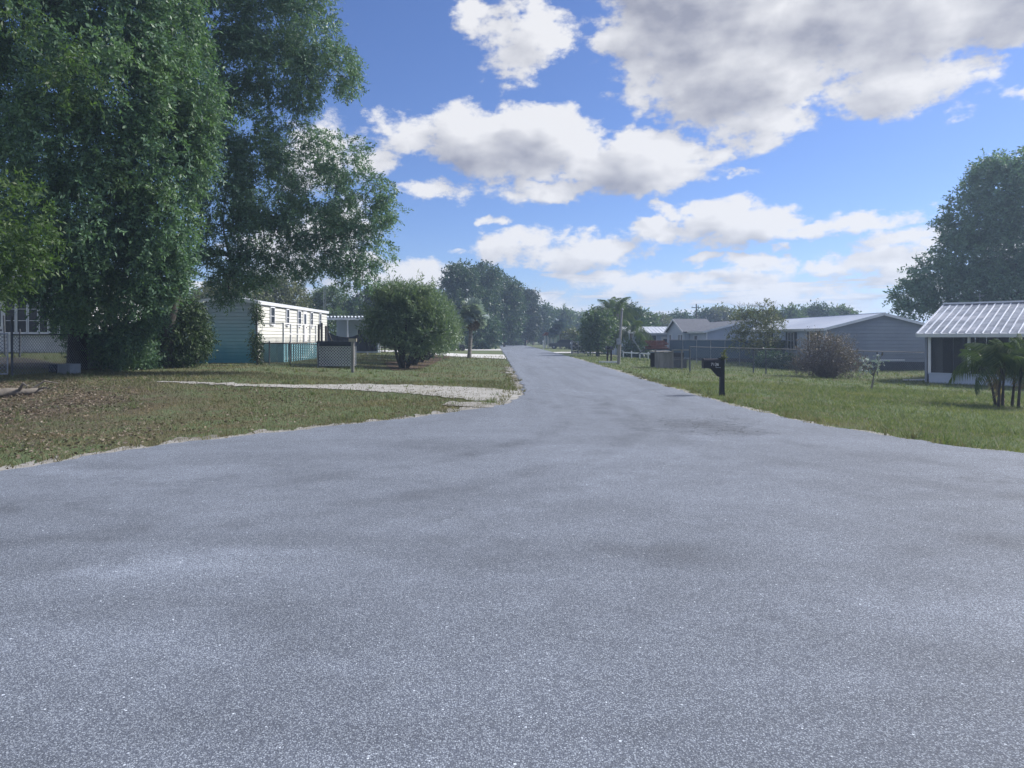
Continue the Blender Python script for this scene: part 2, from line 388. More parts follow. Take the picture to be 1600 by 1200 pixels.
def asphalt_mat():
    m = bpy.data.materials.new('worn_asphalt'); m.use_nodes = True; q = NG(m.node_tree)
    b = m.node_tree.nodes['Principled BSDF']; b.inputs['Roughness'].default_value = .82; b.inputs['Specular IOR Level'].default_value = .35
    p = q.n('ShaderNodeNewGeometry').outputs['Position']
    def cells(scale, off):
        vo = q.n('ShaderNodeTexVoronoi'); q.put(vo.inputs['Vector'], q.v('ADD', p, off)); vo.inputs['Scale'].default_value = scale
        s = q.n('ShaderNodeSeparateColor'); q.put(s.inputs[0], vo.outputs['Color']); return s.outputs[0], s.outputs[1], vo.outputs['Distance']
    r1, r1b, d1 = cells(125, (0, 0, 0)); r2, r2b, d2 = cells(72, (3.1, 1.7, 0)); r3, r3b, d3 = cells(210, (1.3, 5.2, 0))
    stone = q.mix(q.ss(r1, .1, .95), (.125, .137, .158), (.315, .338, .376))              # aggregate worn bare of binder
    stone = q.mix(q.m('MULTIPLY', q.ss(r2, .55, .9), q.ss(d2, .62, .25)), stone, (.31, .335, .38))
    stone = q.mix(q.m('MULTIPLY', q.ss(r3, .6, .95), .6), stone, (.060, .068, .092))
    stone = q.mix(q.m('MULTIPLY', q.ss(d1, .30, .62), .75), stone, (.070, .078, .104))     # binder between the stones
    for (sc_, off, lo, sz) in ((38, (.7, .2, 0), .955, .30), (22, (2.2, 4.1, 0), .982, .20), (66, (5, 1, 0), .955, .36)):
        ra, rb, dd = cells(sc_, off); size = q.m('MULTIPLY', rb, sz)
        chip = q.m('MULTIPLY', q.ss(ra, lo, lo + .02), q.ss(q.m('SUBTRACT', size, dd), 0.0, .05))
        stone = q.mix(chip, stone, (.54, .57, .62))                                        # pale shell chips of all sizes
    gr = q.noise(p, 150, 3, .7)
    stone = q.mix(1.0, stone, q.mix(q.ss(gr, .3, .7), (.72, .72, .72), (1.22, 1.22, 1.22)), 'MULTIPLY')
    # wear: tyre-polished streaks along both streets, mottling
    st = q.noise(q.v('MULTIPLY', p, (1.5, .10, 1)), 1.0, 5, .6)
    st2 = q.noise(q.v('MULTIPLY', p, (.34, .8, 1)), 1.0, 6, .65, 0, .6)
    yy = q.n('ShaderNodeSeparateXYZ'); q.put(yy.inputs[0], p)
    w = q.ss(yy.outputs[1], 9, 20)
    streak = q.m('ADD', q.m('MULTIPLY', st, w), q.m('MULTIPLY', st2, q.m('SUBTRACT', 1.0, w)))
    mot = q.noise(p, .55, 6, .62); mot2 = q.noise(p, 3.2, 5, .6)
    k = q.m('ADD', q.m('MULTIPLY_ADD', q.ss(streak, .30, .70), .22, .87), q.m('MULTIPLY', q.m('SUBTRACT', q.m('ADD', mot, q.m('MULTIPLY', mot2, .7)), .85), .46))
    # worn, cracked dark patches where vehicles turn, and a pale dusty arc at the inner corner
    pw = q.v('ADD', p, q.v('SCALE', q.v('SUBTRACT', q.noise(p, 1.1, 5, .65, 1), (.5, .5, .5)), 2.4))
    for (cx, cy, rx, ry, a) in ((3.9, 13.2, 1.3, 1.7, -.30), (5.9, 8.3, .5, .35, -.30), (-.6, 11.0, 1.5, .7, -.12), (1.5, 9.4, 2.2, .45, .12), (-4.4, 8.6, 2.2, .5, .20), (.6, 5.3, 1.6, .5, -.10), (-2.2, 5.0, 1.4, .5, .10), (3.4, 4.4, 1.5, .5, .08)):
        d = q.v('LENGTH', q.v('MULTIPLY', q.v('SUBTRACT', pw, (cx, cy, 0)), (1 / rx, 1 / ry, 0)))
        k = q.m('ADD', k, q.ss(d, 1.1, .25, 0, a))
    # curved tyre tracks of vehicles turning out of the street
    pt = q.v('ADD', p, q.v('SCALE', q.v('SUBTRACT', q.noise(p, .8, 3, .6, 1), (.5, .5, .5)), .5))
    br = q.ss(q.noise(p, 1.6, 4, .6), .38, .62)
    for (cx, cy, rr, wd, a) in ((-7.5, 15.5, 9.0, .22, -.13), (-7.5, 15.5, 10.5, .22, -.13), (-7.5, 15.5, 11.6, .30, .09), (13.5, 15.0, 9.6, .25, -.12), (13.5, 15.0, 11.1, .25, -.12), (2.0, 22.0, 16.6, .3, -.12), (2.0, 22.0, 18.2, .3, -.10), (-1, 30, 26.2, .35, .08)):
        d = q.m('ABSOLUTE', q.m('SUBTRACT', q.v('LENGTH', q.v('MULTIPLY', q.v('SUBTRACT', pt, (cx, cy, 0)), (1, 1, 0))), rr))
        k = q.m('ADD', k, q.m('MULTIPLY', q.ss(d, wd * 1.5, wd * .3, 0, a * 1.6), br))
    vc = q.n('ShaderNodeTexVoronoi', feature='DISTANCE_TO_EDGE'); q.put(vc.inputs['Vector'], q.v('ADD', p, q.v('SCALE', q.noise(p, 5, 3, .6, 1), .25))); vc.inputs['Scale'].default_value = 2.6
    dc = q.v('LENGTH', q.v('MULTIPLY', q.v('SUBTRACT', pw, (3.9, 13.4, 0)), (1 / 1.4, 1 / 2.4, 0)))
    crack = q.m('MULTIPLY', q.ss(vc.outputs['Distance'], .030, .008), q.ss(dc, 1.0, .6))
    k = q.m('SUBTRACT', k, q.m('MULTIPLY', crack, .5))
    sc3 = q.n('ShaderNodeCombineXYZ')
    for i in range(3): q.put(sc3.inputs[i], k)
    q.put(b.inputs['Base Color'], q.v('MULTIPLY', q.v('MULTIPLY', stone, (1.05, 1.11, 1.17)), sc3.outputs[0]))
    bn = q.n('ShaderNodeBump'); bn.inputs['Strength'].default_value = .55; bn.inputs['Distance'].default_value = .006
    q.put(bn.inputs['Height'], q.m('ADD', q.m('MULTIPLY', r1b, .6), q.m('SUBTRACT', gr, q.m('MULTIPLY', d1, .9)))); q.put(b.inputs['Normal'], bn.outputs[0])
    return m
M['ground'] = ground_mat(); M['asphalt'] = asphalt_mat()

# ------------------------------------------------------------------ ground, road, drives
def axis(lo, hi, fine_lo, fine_hi, step):
    a = list(np.arange(fine_lo, fine_hi + 1e-6, step)); s = step; x = fine_hi
    while x < hi: s *= 1.35; x += s; a.append(min(x, hi))
    s = step; x = fine_lo
    while x > lo: s *= 1.35; x -= s; a.insert(0, max(x, lo))
    return np.array(sorted(set(np.round(a, 4))))
gx, gy = axis(-2500, 2500, -36, 40, .5), axis(-400, 3000, -12, 70, .5)
GX, GY = np.meshgrid(gx, gy)
bumps = (np.sin(GX * 1.7 + 1.3 * np.sin(GY * .9)) * np.sin(GY * 1.3 + .8 * np.sin(GX * .7))) * .012
GZ = G(GX, GY) - .035 + bumps * sst(60, 30, np.abs(GY)) * sst(60, 30, np.abs(GX))
nx, ny = len(gx), len(gy)
idx = np.arange(nx * ny).reshape(ny, nx)
gf = np.stack([idx[:-1, :-1], idx[:-1, 1:], idx[1:, 1:], idx[1:, :-1]], -1).reshape(-1, 4)
tag(link('ground', np_mesh('ground', np.stack([GX, GY, GZ], -1).reshape(-1, 3), gf, M['ground'])), kind='structure')

ROAD_L = [(0, 738), (100, 718), (200, 703), (300, 690), (400, 678), (500, 668), (600, 657), (700, 645), (760, 637), (797, 629), (813, 621), (819, 612), (816, 601), (806, 583), (798, 570), (791, 558), (784, 547), (780, 540), (776.5, 533.2)]
ROAD_R = [(1600, 708), (1500, 697), (1400, 683), (1300, 667), (1250, 657), (1180, 642), (1130, 629), (1060, 609), (1000, 591), (945, 573.5), (900, 560), (860, 549), (830, 541.5), (808, 536), (792, 533.2)]
def flat(px, py):
    d = HCAM * FPX / (py - VPY); return X(px, d), d
LW = [(-70, 5.4), (-30, 6.0), (-14, 6.9), (-9, 7.5)] + [flat(*p) for p in ROAD_L]
RW = [(70, 4.6), (30, 5.6), (16, 7.1), (11, 8.5)] + [flat(*p) for p in ROAD_R]
def resample(pts, step, jit, seed):
    """points every step metres along a line, each pushed sideways a little: a broken asphalt edge"""
    rg = np.random.default_rng(seed); P = np.array(pts, float); out = []; ph = rg.uniform(0, 6, 4); t = 0
    for a, b in zip(P[:-1], P[1:]):
        L = np.hypot(*(b - a)); st = step if L < 12 else step * 4; n = max(1, int(L / st)); nrm = np.array([-(b - a)[1], (b - a)[0]]) / max(L, 1e-6)
        for i in range(n):
            t += L / n
            j = jit * (.5 * math.sin(t * 1.9 + ph[0]) + .35 * math.sin(t * 4.7 + ph[1]) + .3 * math.sin(t * 11 + ph[2]) + rg.normal(0, .25))
            out.append(a + (b - a) * i / n + nrm * j)
    out.append(P[-1]); return np.array(out)
Ls, Rs = resample(LW, .13, .10, 3), resample(RW, .13, .085, 4)
# the asphalt as one sheet: both edges joined over the same set of stations
def road_sheet():
    poly = [(-70, -9)] + [tuple(p) for p in Ls] + [tuple(p) for p in Rs[::-1]] + [(70, -9)]
    from mathutils.geometry import tessellate_polygon
    v3 = [Vector((x, y, 0)) for x, y in poly]
    tris = tessellate_polygon([v3])
    me = bpy.data.meshes.new('road'); me.from_pydata([(p.x, p.y, 0.0) for p in v3], [], [tuple(t) for t in tris])
    me.materials.append(M['asphalt']); me.update()
    for pl in me.polygons:
        if pl.normal.z < 0: pl.flip()
    o = link('road', me); return tag(o, kind='structure')
road_sheet()

def sheet(name, up, lo, mt, lift, seed, n=90, cross=5, jit=.12, kind='structure'):
    """a strip of surface lying on the ground between two ground lines"""
    rg = np.random.default_rng(seed)
    def rs(pts):
        P = np.array(pts, float); s = np.r_[0, np.cumsum(np.hypot(*np.diff(P, axis=0).T))]
        t = np.linspace(0, s[-1], n); return np.stack([np.interp(t, s, P[:, 0]), np.interp(t, s, P[:, 1])], 1)
    A, B = rs(up), rs(lo); kk = np.convolve(rg.normal(0, 1, n + 8), np.ones(3) / 3, 'same')[:n, None]; k2 = np.convolve(rg.normal(0, 1, n + 8), np.ones(3) / 3, 'same')[:n, None]
    nrm = (B - A) / np.maximum(np.linalg.norm(B - A, axis=1, keepdims=True), .05)
    A, B = A + nrm * kk * jit, B + nrm * k2 * jit
    T = np.linspace(0, 1, cross)[None, :, None]; P = A[:, None] * (1 - T) + B[:, None] * T
    z = G(P[..., 0], P[..., 1]) - .035 + .02 + lift
    v = np.concatenate([P, z[..., None]], -1).reshape(-1, 3); ix = np.arange(n * cross).reshape(n, cross)
    f = np.stack([ix[:-1, :-1], ix[1:, :-1], ix[1:, 1:], ix[:-1, 1:]], -1).reshape(-1, 4)
    o = link(name, np_mesh(name, v, f, mt)); return tag(o, kind=kind)
wpx = lambda L: [W(*p) for p in L]
sheet('sandy_driveway', wpx([(245, 594.5), (330, 597), (420, 600), (500, 600.5), (560, 599), (640, 600.5), (720, 603.5), (780, 607), (818, 612)]),
      wpx([(245, 596), (330, 600), (420, 604), (500, 606.5), (560, 609), (640, 614), (700, 620), (760, 626), (808, 628.5)]), M['sand'], .004, 1, 160, 6, .26)
sheet('shade_strip', wpx([(-60, 557), (20, 558), (100, 561)]), wpx([(-60, 577), (20, 576), (112, 574)]), M['ground_shade'], .006, 31, 40, 5, .12)  # shade on the ground behind the fence, laid as a dark sheet
sheet('sandy_wash', wpx([(700, 627), (740, 627), (780, 629), (800, 629.5)]), wpx([(690, 632), (730, 634), (765, 636.5), (790, 633)]), M['shoulder'], .006, 8, 50, 5, .12)
sheet('concrete_driveway', wpx([(540, 545.8), (690, 550.5), (787, 554)]), wpx([(540, 548.5), (690, 555), (791, 560.5)]), M['concrete'], .010, 2, 20, 3, 0)
sheet('concrete_driveway', wpx([(698, 543.6), (782, 545)]), wpx([(698, 545.3), (784, 547.6)]), M['concrete'], .010, 2, 20, 3, 0)
sheet('concrete_driveway', wpx([(862, 550), (1000, 550.5)]), wpx([(866, 552), (1000, 553)]), M['concrete'], .010, 2, 20, 3, 0)
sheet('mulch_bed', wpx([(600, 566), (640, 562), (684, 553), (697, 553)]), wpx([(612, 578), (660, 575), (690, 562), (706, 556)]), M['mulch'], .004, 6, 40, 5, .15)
def offset(P, d):
    t = np.gradient(P, axis=0); t /= np.maximum(np.linalg.norm(t, axis=1, keepdims=True), 1e-6); return P + np.stack([-t[:, 1], t[:, 0]], 1) * d
Ln = Ls[(Ls[:, 0] > -14) & (Ls[:, 1] < 40)]; Rn = Rs[(Rs[:, 0] < 14) & (Rs[:, 1] < 60)]
sheet('sandy_shoulder', offset(Ln, .34), offset(Ln, -.25), M['shoulder'], -.003, 21, 520, 4, .34)
sheet('sandy_shoulder', offset(Rn, -.22), offset(Rn, .25), M['shoulder'], -.003, 22, 520, 4, .20)

# ------------------------------------------------------------------ buildings
RZL, RZR = R(-90), R(90)                 # faces -x, faces +x (a piece is modelled facing -y)
def clap(mb, xr, z0, z1, M4=None, h=.15, mi=0, proud=.035):
    """overlapping clapboards on a wall facing -y; xr(z) gives the wall's width at that height"""
    z = z0
    while z < z1 - .01:
        t = min(z + h, z1); a0, a1 = xr(z); b0, b1 = xr(t - .004)
        if a1 - a0 < .05: break
        s_ = z + (t - z) * .80                                            # the top of each board stops short: a dark lap line
        vs = [(a0, -proud, z), (a1, -proud, z), (b1, -proud * .7, s_), (b0, -proud * .7, s_), (a0, 0.0, z), (a1, 0.0, z), (b0, 0.0, s_), (b1, 0.0, s_)]
        if M4 is not None: vs = [M4 @ Vector(p) for p in vs]
        mb.add(vs, [(0, 1, 2, 3), (4, 5, 1, 0), (3, 2, 7, 6)], mi); z = t
    return mb
WIN = {}
def window(par, x, y, z, w, h, rz=0, glass='glass', cols=1, rows=2, shutter=None, frame='trim', name='window', label=None):
    """frame (part) > pane, glazing bars, shutters"""
    key = (w, h, glass, cols, rows, shutter, frame)
    if key not in WIN:
        f = MB(); t = .05
        f.box(-w / 2 - t, -w / 2, -.10, .0, -t, h + t).box(w / 2, w / 2 + t, -.10, .0, -t, h + t)
        f.box(-w / 2, w / 2, -.10, .0, h, h + t).box(-w / 2 - .02, w / 2 + .02, -.13, .0, -t - .01, 0)
        b = MB()
        for i in range(1, cols): b.box(-w / 2 + w * i / cols - .016, -w / 2 + w * i / cols + .016, -.078, -.061, 0, h)
        for j in range(1, rows): b.box(-w / 2, w / 2, -.080, -.062, h * j / rows - .014, h * j / rows + .014)
        g = MB().box(-w / 2, w / 2, -.06, -.038, 0, h)
        s = None
        if shutter:
            s = MB().box(-.17, .17, -.07, .0, -.05, h + .05)
            for j in range(int(h / .09)): s.box(-.13, .13, -.085, -.065, .02 + j * .09, .075 + j * .09)
            s = s.mesh('shutter', M[shutter])
        WIN[key] = (f.mesh('window', M[frame]), b.mesh('glazing_bar', M[frame]) if b.v else None, g.mesh('pane', M[glass]), s)
    f, b, g, s = WIN[key]
    o = link(name, f, par, (x, y, z), (0, 0, rz))
    if label: o['label'] = label
    link('pane', g, o)
    if b: tag(link('glazing_bars', b, o), kind='stuff')
    if s:
        for sx in (-1, 1): link('shutter', s, o, (sx * (w / 2 + .24), 0, 0))
    return o
def door(par, x, y, z, w, h, rz, m='white'):
    f = MB().box(-w / 2, w / 2, -.06, 0, 0, h); f.box(-w / 2 - .08, -w / 2, -.07, 0, 0, h + .08).box(w / 2, w / 2 + .08, -.07, 0, 0, h + .08).box(-w / 2, w / 2, -.07, 0, h, h + .08)
    o = f.build('door', M[m], par, (x, y, z), (0, 0, rz))
    MB().box(w / 2 - .14, w / 2 - .06, -.1, -.05, h * .45, h * .45 + .08).build('handle', M['dark_galv'], o)
    MB().box(-w / 2 + .12, w / 2 - .12, -.068, -.06, h * .55, h * .92).build('pane', M['glass'], o)
    return o

def gable_house(name, label, cat, x, y, z, Wd, L, eave, rise, wall, roof, gable=None, rz=0, over=.3, skirt=.7, board=.15, ribs=0, front_clap=None, group=None):
    """ridge along local y; gable end at y=0 looks at -y"""
    t = thing(name, label, cat, (x, y, z), rz, group)
    T = Matrix.Translation
    for k in range(4):
        mb = MB(); n = Wd if k in (0, 2) else L
        top = (lambda zz: (0, n)) if k in (1, 3) else (lambda zz: (0, n) if zz <= eave else ((zz - eave) / rise * Wd / 2, Wd - (zz - eave) / rise * Wd / 2))
        M4 = [Matrix.Identity(4), T((0, L, 0)) @ Matrix.Rotation(R(-90), 4, 'Z'), T((Wd, L, 0)) @ Matrix.Rotation(R(180), 4, 'Z'), T((Wd, 0, 0)) @ Matrix.Rotation(R(90), 4, 'Z')][k]
        clap(mb, top, skirt, eave + (rise - .04 if k in (0, 2) else 0), M4, board)
        pl = [(0, .0), (n, .0), (n, eave)] + ([(Wd / 2, eave + rise)] if k in (0, 2) else []) + [(0, eave)]
        mb.prism(pl, .002, .10, 0, M4)
        w = mb.build('wall', M[gable if (k in (0, 2) and gable) else wall], t)
        if skirt: MB().box(.0, n, -.03, -.003, -.25, skirt - .01, 0, M4).build('skirting', M['skirt'] if skirt > .2 else M[wall], w)
        # corner boards
        MB().box(-.03, .09, -.055, -.036, skirt, eave - .02, 0, M4).build('corner_board', M['trim'], w)
    sl = math.hypot(Wd / 2 + over, rise * (1 + over / (Wd / 2))); a = math.atan2(rise, Wd / 2)
    for sx in (-1, 1):
        r = MB(); M4 = T((Wd / 2, 0, eave + rise + .03)) @ Matrix.Rotation(a * sx, 4, 'Y')
        x0, x1 = (0, sl) if sx > 0 else (-sl, 0)
        r.box(x0, x1, -over, L + over, 0, .05, 0, M4)
        if ribs:
            k = int((L + 2 * over) / ribs)
            for i in range(k + 1):
                yy = -over + i * ribs; r.box(x0 + .01 * (sx > 0), x1, yy - .025, yy + .025, .05, .085, 0, M4)
        ro = r.build('roof', M[roof], t)
        f = MB(); e = sx * sl
        f.box(min(e, e + sx * .02), max(e, e + sx * .02), -over, L + over, -.13, .045, 0, M4)
        f.box(x0, x1, -over - .02, -over, -.13, .045, 0, M4); f.box(x0, x1, L + over, L + over + .02, -.13, .045, 0, M4)
        f.build('fascia', M['trim'], ro)
    MB().box(Wd / 2 - .12, Wd / 2 + .12, -over, L + over, eave + rise + .04, eave + rise + .09).build('ridge_cap', M[roof], t)
    return t

# left: cream single-wide with its end wall toward the street
mh = gable_house('mobile_home', 'long cream mobile home whose pale end wall has teal flare painted in at the foot', 'mobile home',
                 -15.95, 36.0, .35, 3.15, 14.6, 3.22, .22, 'cream', 'roof_pale', 'pale', over=.14, skirt=.0, board=.19)
for (yy, w) in ((2.35, .62), (5.1, .45), (7.5, .6), (10.35, .5), (12.6, .4)): window(mh, 3.15, yy, 2.08, w, .92, RZR, cols=1, rows=2)
door(mh, 3.15, 8.85, 1.08, .72, 1.95, RZR)
window(mh, .42, -.005, 2.28, .30, .62, 0, cols=1, rows=2, label='small red curtained window with a white frame')
# teal flare over the lower end wall, painted into the colour of its boards
def teal_flare_mat():
    m = mat('teal_flare_siding', (.45, .50, .53), (.38, .43, .47), .9, .6); q = NG(m.node_tree); b = m.node_tree.nodes['Principled BSDF']
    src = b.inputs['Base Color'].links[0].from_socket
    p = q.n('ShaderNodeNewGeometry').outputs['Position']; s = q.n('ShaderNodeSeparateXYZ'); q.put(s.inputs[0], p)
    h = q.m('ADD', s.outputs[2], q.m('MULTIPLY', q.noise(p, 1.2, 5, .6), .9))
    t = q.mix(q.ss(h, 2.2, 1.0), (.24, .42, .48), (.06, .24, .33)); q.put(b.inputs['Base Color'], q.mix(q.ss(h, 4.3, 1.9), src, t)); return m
M['teal_flare'] = teal_flare_mat()
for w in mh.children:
    if w.name.split('.')[0] == 'wall': w.data.materials[0] = M['teal_flare'] if w.data.polygons[0].normal.y < -.5 else w.data.materials[0]
dk = thing('porch_deck', 'raised wooden porch deck with white rails along the cream mobile home', 'deck', (-12.78, 36.9, .35))
MB().box(.03, 1.15, 0, 9.2, 1.0, 1.06).build('floor', M['wood_grey'], dk)
M['teal'] = mat('faded_teal_paint', (.17, .33, .38), (.13, .27, .33), 2.5, .7)
nb = 0
for i in range(15):
    y0 = .02 + i * .45; MB().box(1.12, 1.15, y0, y0 + .24, .0, .98 + .03 * ((i * 7) % 3)).build('skirt_board', M['teal'], dk)
for i in range(3): MB().box(.05 + i * .37, .40 + i * .37, -.03, 0, .0, .98).build('skirt_board', M['teal'], dk)
for i in range(6): MB().box(1.06, 1.15, i * 1.3, i * 1.3 + .09, 1.06, 2.1).build('rail_post', M['white'], dk)
for z_ in (1.5, 2.08): MB().box(1.07, 1.14, 0, 6.6, z_, z_ + .06).build('rail', M['white'], dk)
MB().box(.05, 1.1, .0, .06, 2.08, 2.14).build('rail', M['white'], dk)
for (yy, zz) in ((7.3, 2.2), (8.0, 2.3), (9.1, 2.1)): MB().box(1.03, 1.15, yy, yy + .12, .0, zz).build('stair_post', M['wood_dark'], dk)
MB().bar((1.1, 9.1, 2.1), (1.1, 11.0, .9), .07).build('handrail', M['wood_dark'], dk)
for i in range(5): MB().box(.3, 1.15, 9.25 + i * .28, 9.51 + i * .28, 0, 1.0 - (i + 1) * .17).build('step', M['wood_grey'], dk)

mast = thing('antenna_mast', 'thin lattice antenna mast rising behind the cream mobile home', 'antenna', (X(507, 60), 60, .35))
m_ = MB()
for k in range(3):
    a = k * 2.1; m_.tube([(.14 * math.cos(a), .14 * math.sin(a), 0), (.10 * math.cos(a), .10 * math.sin(a), 5.9)], .009, 4)
m_.build('mast_leg', M['galv'], mast)
m_ = MB()
for i in range(20):
    for k in range(3):
        a, b = k * 2.1, (k + 1) * 2.1; m_.tube([(.13 * math.cos(a), .13 * math.sin(a), i * .29), (.13 * math.cos(b), .13 * math.sin(b), i * .29 + .29)], .005, 3)
m_.build('lattice', M['galv'], mast)

# left, second home: carport roof, dark tarpaulin slung under it
cp = thing('carport', 'carport with a white corrugated roof and a dark sagging tarpaulin', 'carport', (X(505, 54), 54, float(G(-12, 54))))
CW = X(576, 54) - X(505, 54)
zt = Z(497, 54) - .35
r_ = MB()
for i in range(14):
    x0 = -.1 + i * (CW + .2) / 14; r_.prism([(x0, zt), (x0 + .07, zt), (x0 + .10, zt + .14), (x0 + .20, zt + .14), (x0 + .23, zt), (x0 + (CW + .2) / 14, zt), (x0 + (CW + .2) / 14, zt + .03), (x0 + .25, zt + .03), (x0 + .21, zt + .17), (x0 + .09, zt + .17), (x0 + .05, zt + .03), (x0, zt + .03)], -.3, 5.5)
r_.build('roof', M['roof_pale'], cp)
MB().box(-.1, CW + .1, -.33, -.301, zt - .16, zt - .005).build('fascia', M['trim'], cp)
for px_ in (.05, CW * .55, CW - .05):
    for yy in (-.2, 5.3): MB().box(px_ - .05, px_ + .05, yy - .05, yy + .05, 0, zt).build('post', M['trim'], cp)
bw = MB(); clap(bw, lambda z_: (0, CW), .3, zt, Matrix.Translation((0, 4.4, 0)), .15); bw.box(0, CW, 4.402, 4.5, 0, zt); bw = bw.build('wall', M['lightblue'], cp)
window(bw, CW * .62, 4.39, 1.2, .8, .8, cols=2)
tp = thing('tarpaulin', 'dark tarpaulin slung in a sagging curve below the carport roof', 'tarpaulin', (X(505, 53.6), 53.6, float(G(-12, 53.6))))
v_, f_ = [], []
for i in range(21):
    u = i / 20; xx = u * (CW + .6); top = Z(513, 53.6) - .35 - 1.05 * math.sin(min(1, u * 1.15) * math.pi) ** .8 * .75 + .12 * u
    for j, zz in enumerate((top, top - .35, .25)): v_.append((xx, .05 * math.sin(i * 1.7) + .03 * j, zz))
for i in range(20):
    for j in range(2): a = i * 3 + j; f_.append((a, a + 3, a + 4, a + 1))
MB().add(v_, f_).build('sheet', M['tarp'], tp)
MB().tube([Vector(v_[i * 3]) for i in range(21)], .04, 5).build('hem', M['tarp'], tp)

# far left: white house with a row of tall windows
wh = gable_house('white_house', 'low white house with a long row of tall paned windows under the oak', 'house', -34, 40.0, float(G(-22, 34)) - .1,
                 6.0, X(128, 34) + 34, 3.3, .9, 'white', 'roof_dark', rz=R(-90), skirt=.0, board=.2, over=.4)
# local x=6 is the street side, local y runs to the right
sill = Z(519, 34) - float(G(-22, 34)) + .1
ly = lambda px_: X(px_, 34) + 34
MB().box(6.0, 6.15, ly(2), ly(122), sill - .16, sill - .065).build('sill', M['trim'], wh)
xs = [8, 27, 45, 62, 78, 94, 110]
for a, b in zip(xs[:-1], xs[1:]):
    w_ = ly(b) - ly(a) - .13; window(wh, 6.0, (ly(a) + ly(b)) / 2, sill, w_, 1.72, RZR, cols=1, rows=3)
door(wh, 6.0, ly(-8), .15, .9, 2.2, RZR)

# right: three homes along the street
hc = gable_house('mobile_home', 'double-wide home with a shallow metal roof, its blank blue grey gable toward the camera', 'mobile home',
                 22.0, 46.0, -.5, 7.6, 16.0, 2.80, .97, 'lightblue', 'roof_metal', 'greyblue', over=.25, skirt=.55, board=.24)
for yy, zz in ((5.35, 1.33), (1.7, 1.33)): window(hc, 0, yy, zz, 1.05, 1.2, RZL, cols=2, rows=2, shutter='skirt')
window(hc, 0, 9.6, 1.33, .9, 1.2, RZL, cols=2, rows=2, shutter='skirt')
MB().tube([(5.2, 7, 3.3), (5.2, 7, 3.9)], .06, 6).build('vent_pipe', M['galv'], hc)
MB().box(3.6, 5.3, -.06, -.032, .62, .72).build('trim_board', M['trim'], hc)
mt_ = MB().box(6.9, 7.2, -.16, -.025, .9, 1.35).build('meter_box', M['galv'], hc)
MB().tube([(7.05, -.08, 1.35), (7.05, -.08, 2.5)], .03, 6).build('conduit', M['galv'], mt_)

hb = gable_house('house', 'pale house with a grey shingle roof and a small pointed gable over tall windows', 'house',
                 18.8, 62.0, -.45, 8.0, 13.5, 2.72, 1.0, 'lightblue', 'roof_dark', over=.35, skirt=.5, board=.15)
cgab = MB(); y0, y1 = 5.2, 12.4; ya = (y0 + y1) / 2
Mx = Matrix.Translation((-.5, y1, 0)) @ Matrix.Rotation(R(-90), 4, 'Z')
w2 = y1 - y0; ap = 1.28
clap(cgab, lambda zz: (0, w2) if zz <= 2.7 else ((zz - 2.7) / ap * w2 / 2, w2 - (zz - 2.7) / ap * w2 / 2), .5, 2.7 + ap - .05, Mx)
cgab.prism([(0, 0), (w2, 0), (w2, 2.7), (w2 / 2, 2.7 + ap), (0, 2.7)], .003, .45, 0, Mx)
cg_ = cgab.build('gable_wall', M['lightblue'], hb)
cr_ = MB()
for sx in (-1, 1):
    a = math.atan2(ap, w2 / 2); sl = math.hypot(ap, w2 / 2) + .25
    M4 = Matrix.Translation((-.5, ya, 2.7 + ap + .04)) @ Matrix.Rotation(R(-90), 4, 'Z') @ Matrix.Rotation(a * sx, 4, 'Y')
    cr_.box(0 if sx > 0 else -sl, sl if sx > 0 else 0, -.3, 3.2, 0, .05, 0, M4)
cr_ = cr_.build('gable_roof', M['roof_dark'], hb)
fz = MB()
for sx in (-1, 1):
    M4 = Matrix.Translation((-.5, ya, 2.7 + ap + .04)) @ Matrix.Rotation(R(-90), 4, 'Z') @ Matrix.Rotation(a * sx, 4, 'Y')
    fz.box(0 if sx > 0 else -sl, sl if sx > 0 else 0, -.325, -.301, -.14, .045, 0, M4)
fz.build('fascia', M['trim'], cr_)
for yy, w_ in ((6.3, .5), (7.2, .5), (10.8, .6)): window(hb, -.5, yy, 1.1, w_, 1.3, RZL, cols=1, rows=2)
window(hb, 0, 3.0, 1.3, 1.1, 1.0, RZL, cols=2, rows=2)

ha = gable_house('house', 'low house under a ribbed pale metal roof beyond the palm trees', 'house', X(960, 76), 82.0, -.42,
                 6.0, X(1056, 76) - X(960, 76), 2.62, .65, 'lightblue', 'roof_pale', rz=R(-90), over=.4, skirt=.0, board=.18, ribs=.42)
la = lambda px_: X(px_, 76) - X(960, 76)
window(ha, 6.0, la(1020), 1.2, .7, 1.1, RZR, cols=1); window(ha, 6.0, la(1000), 1.2, .7, 1.1, RZR, cols=1); door(ha, 6.0, la(1040), .1, .8, 2.0, RZR)

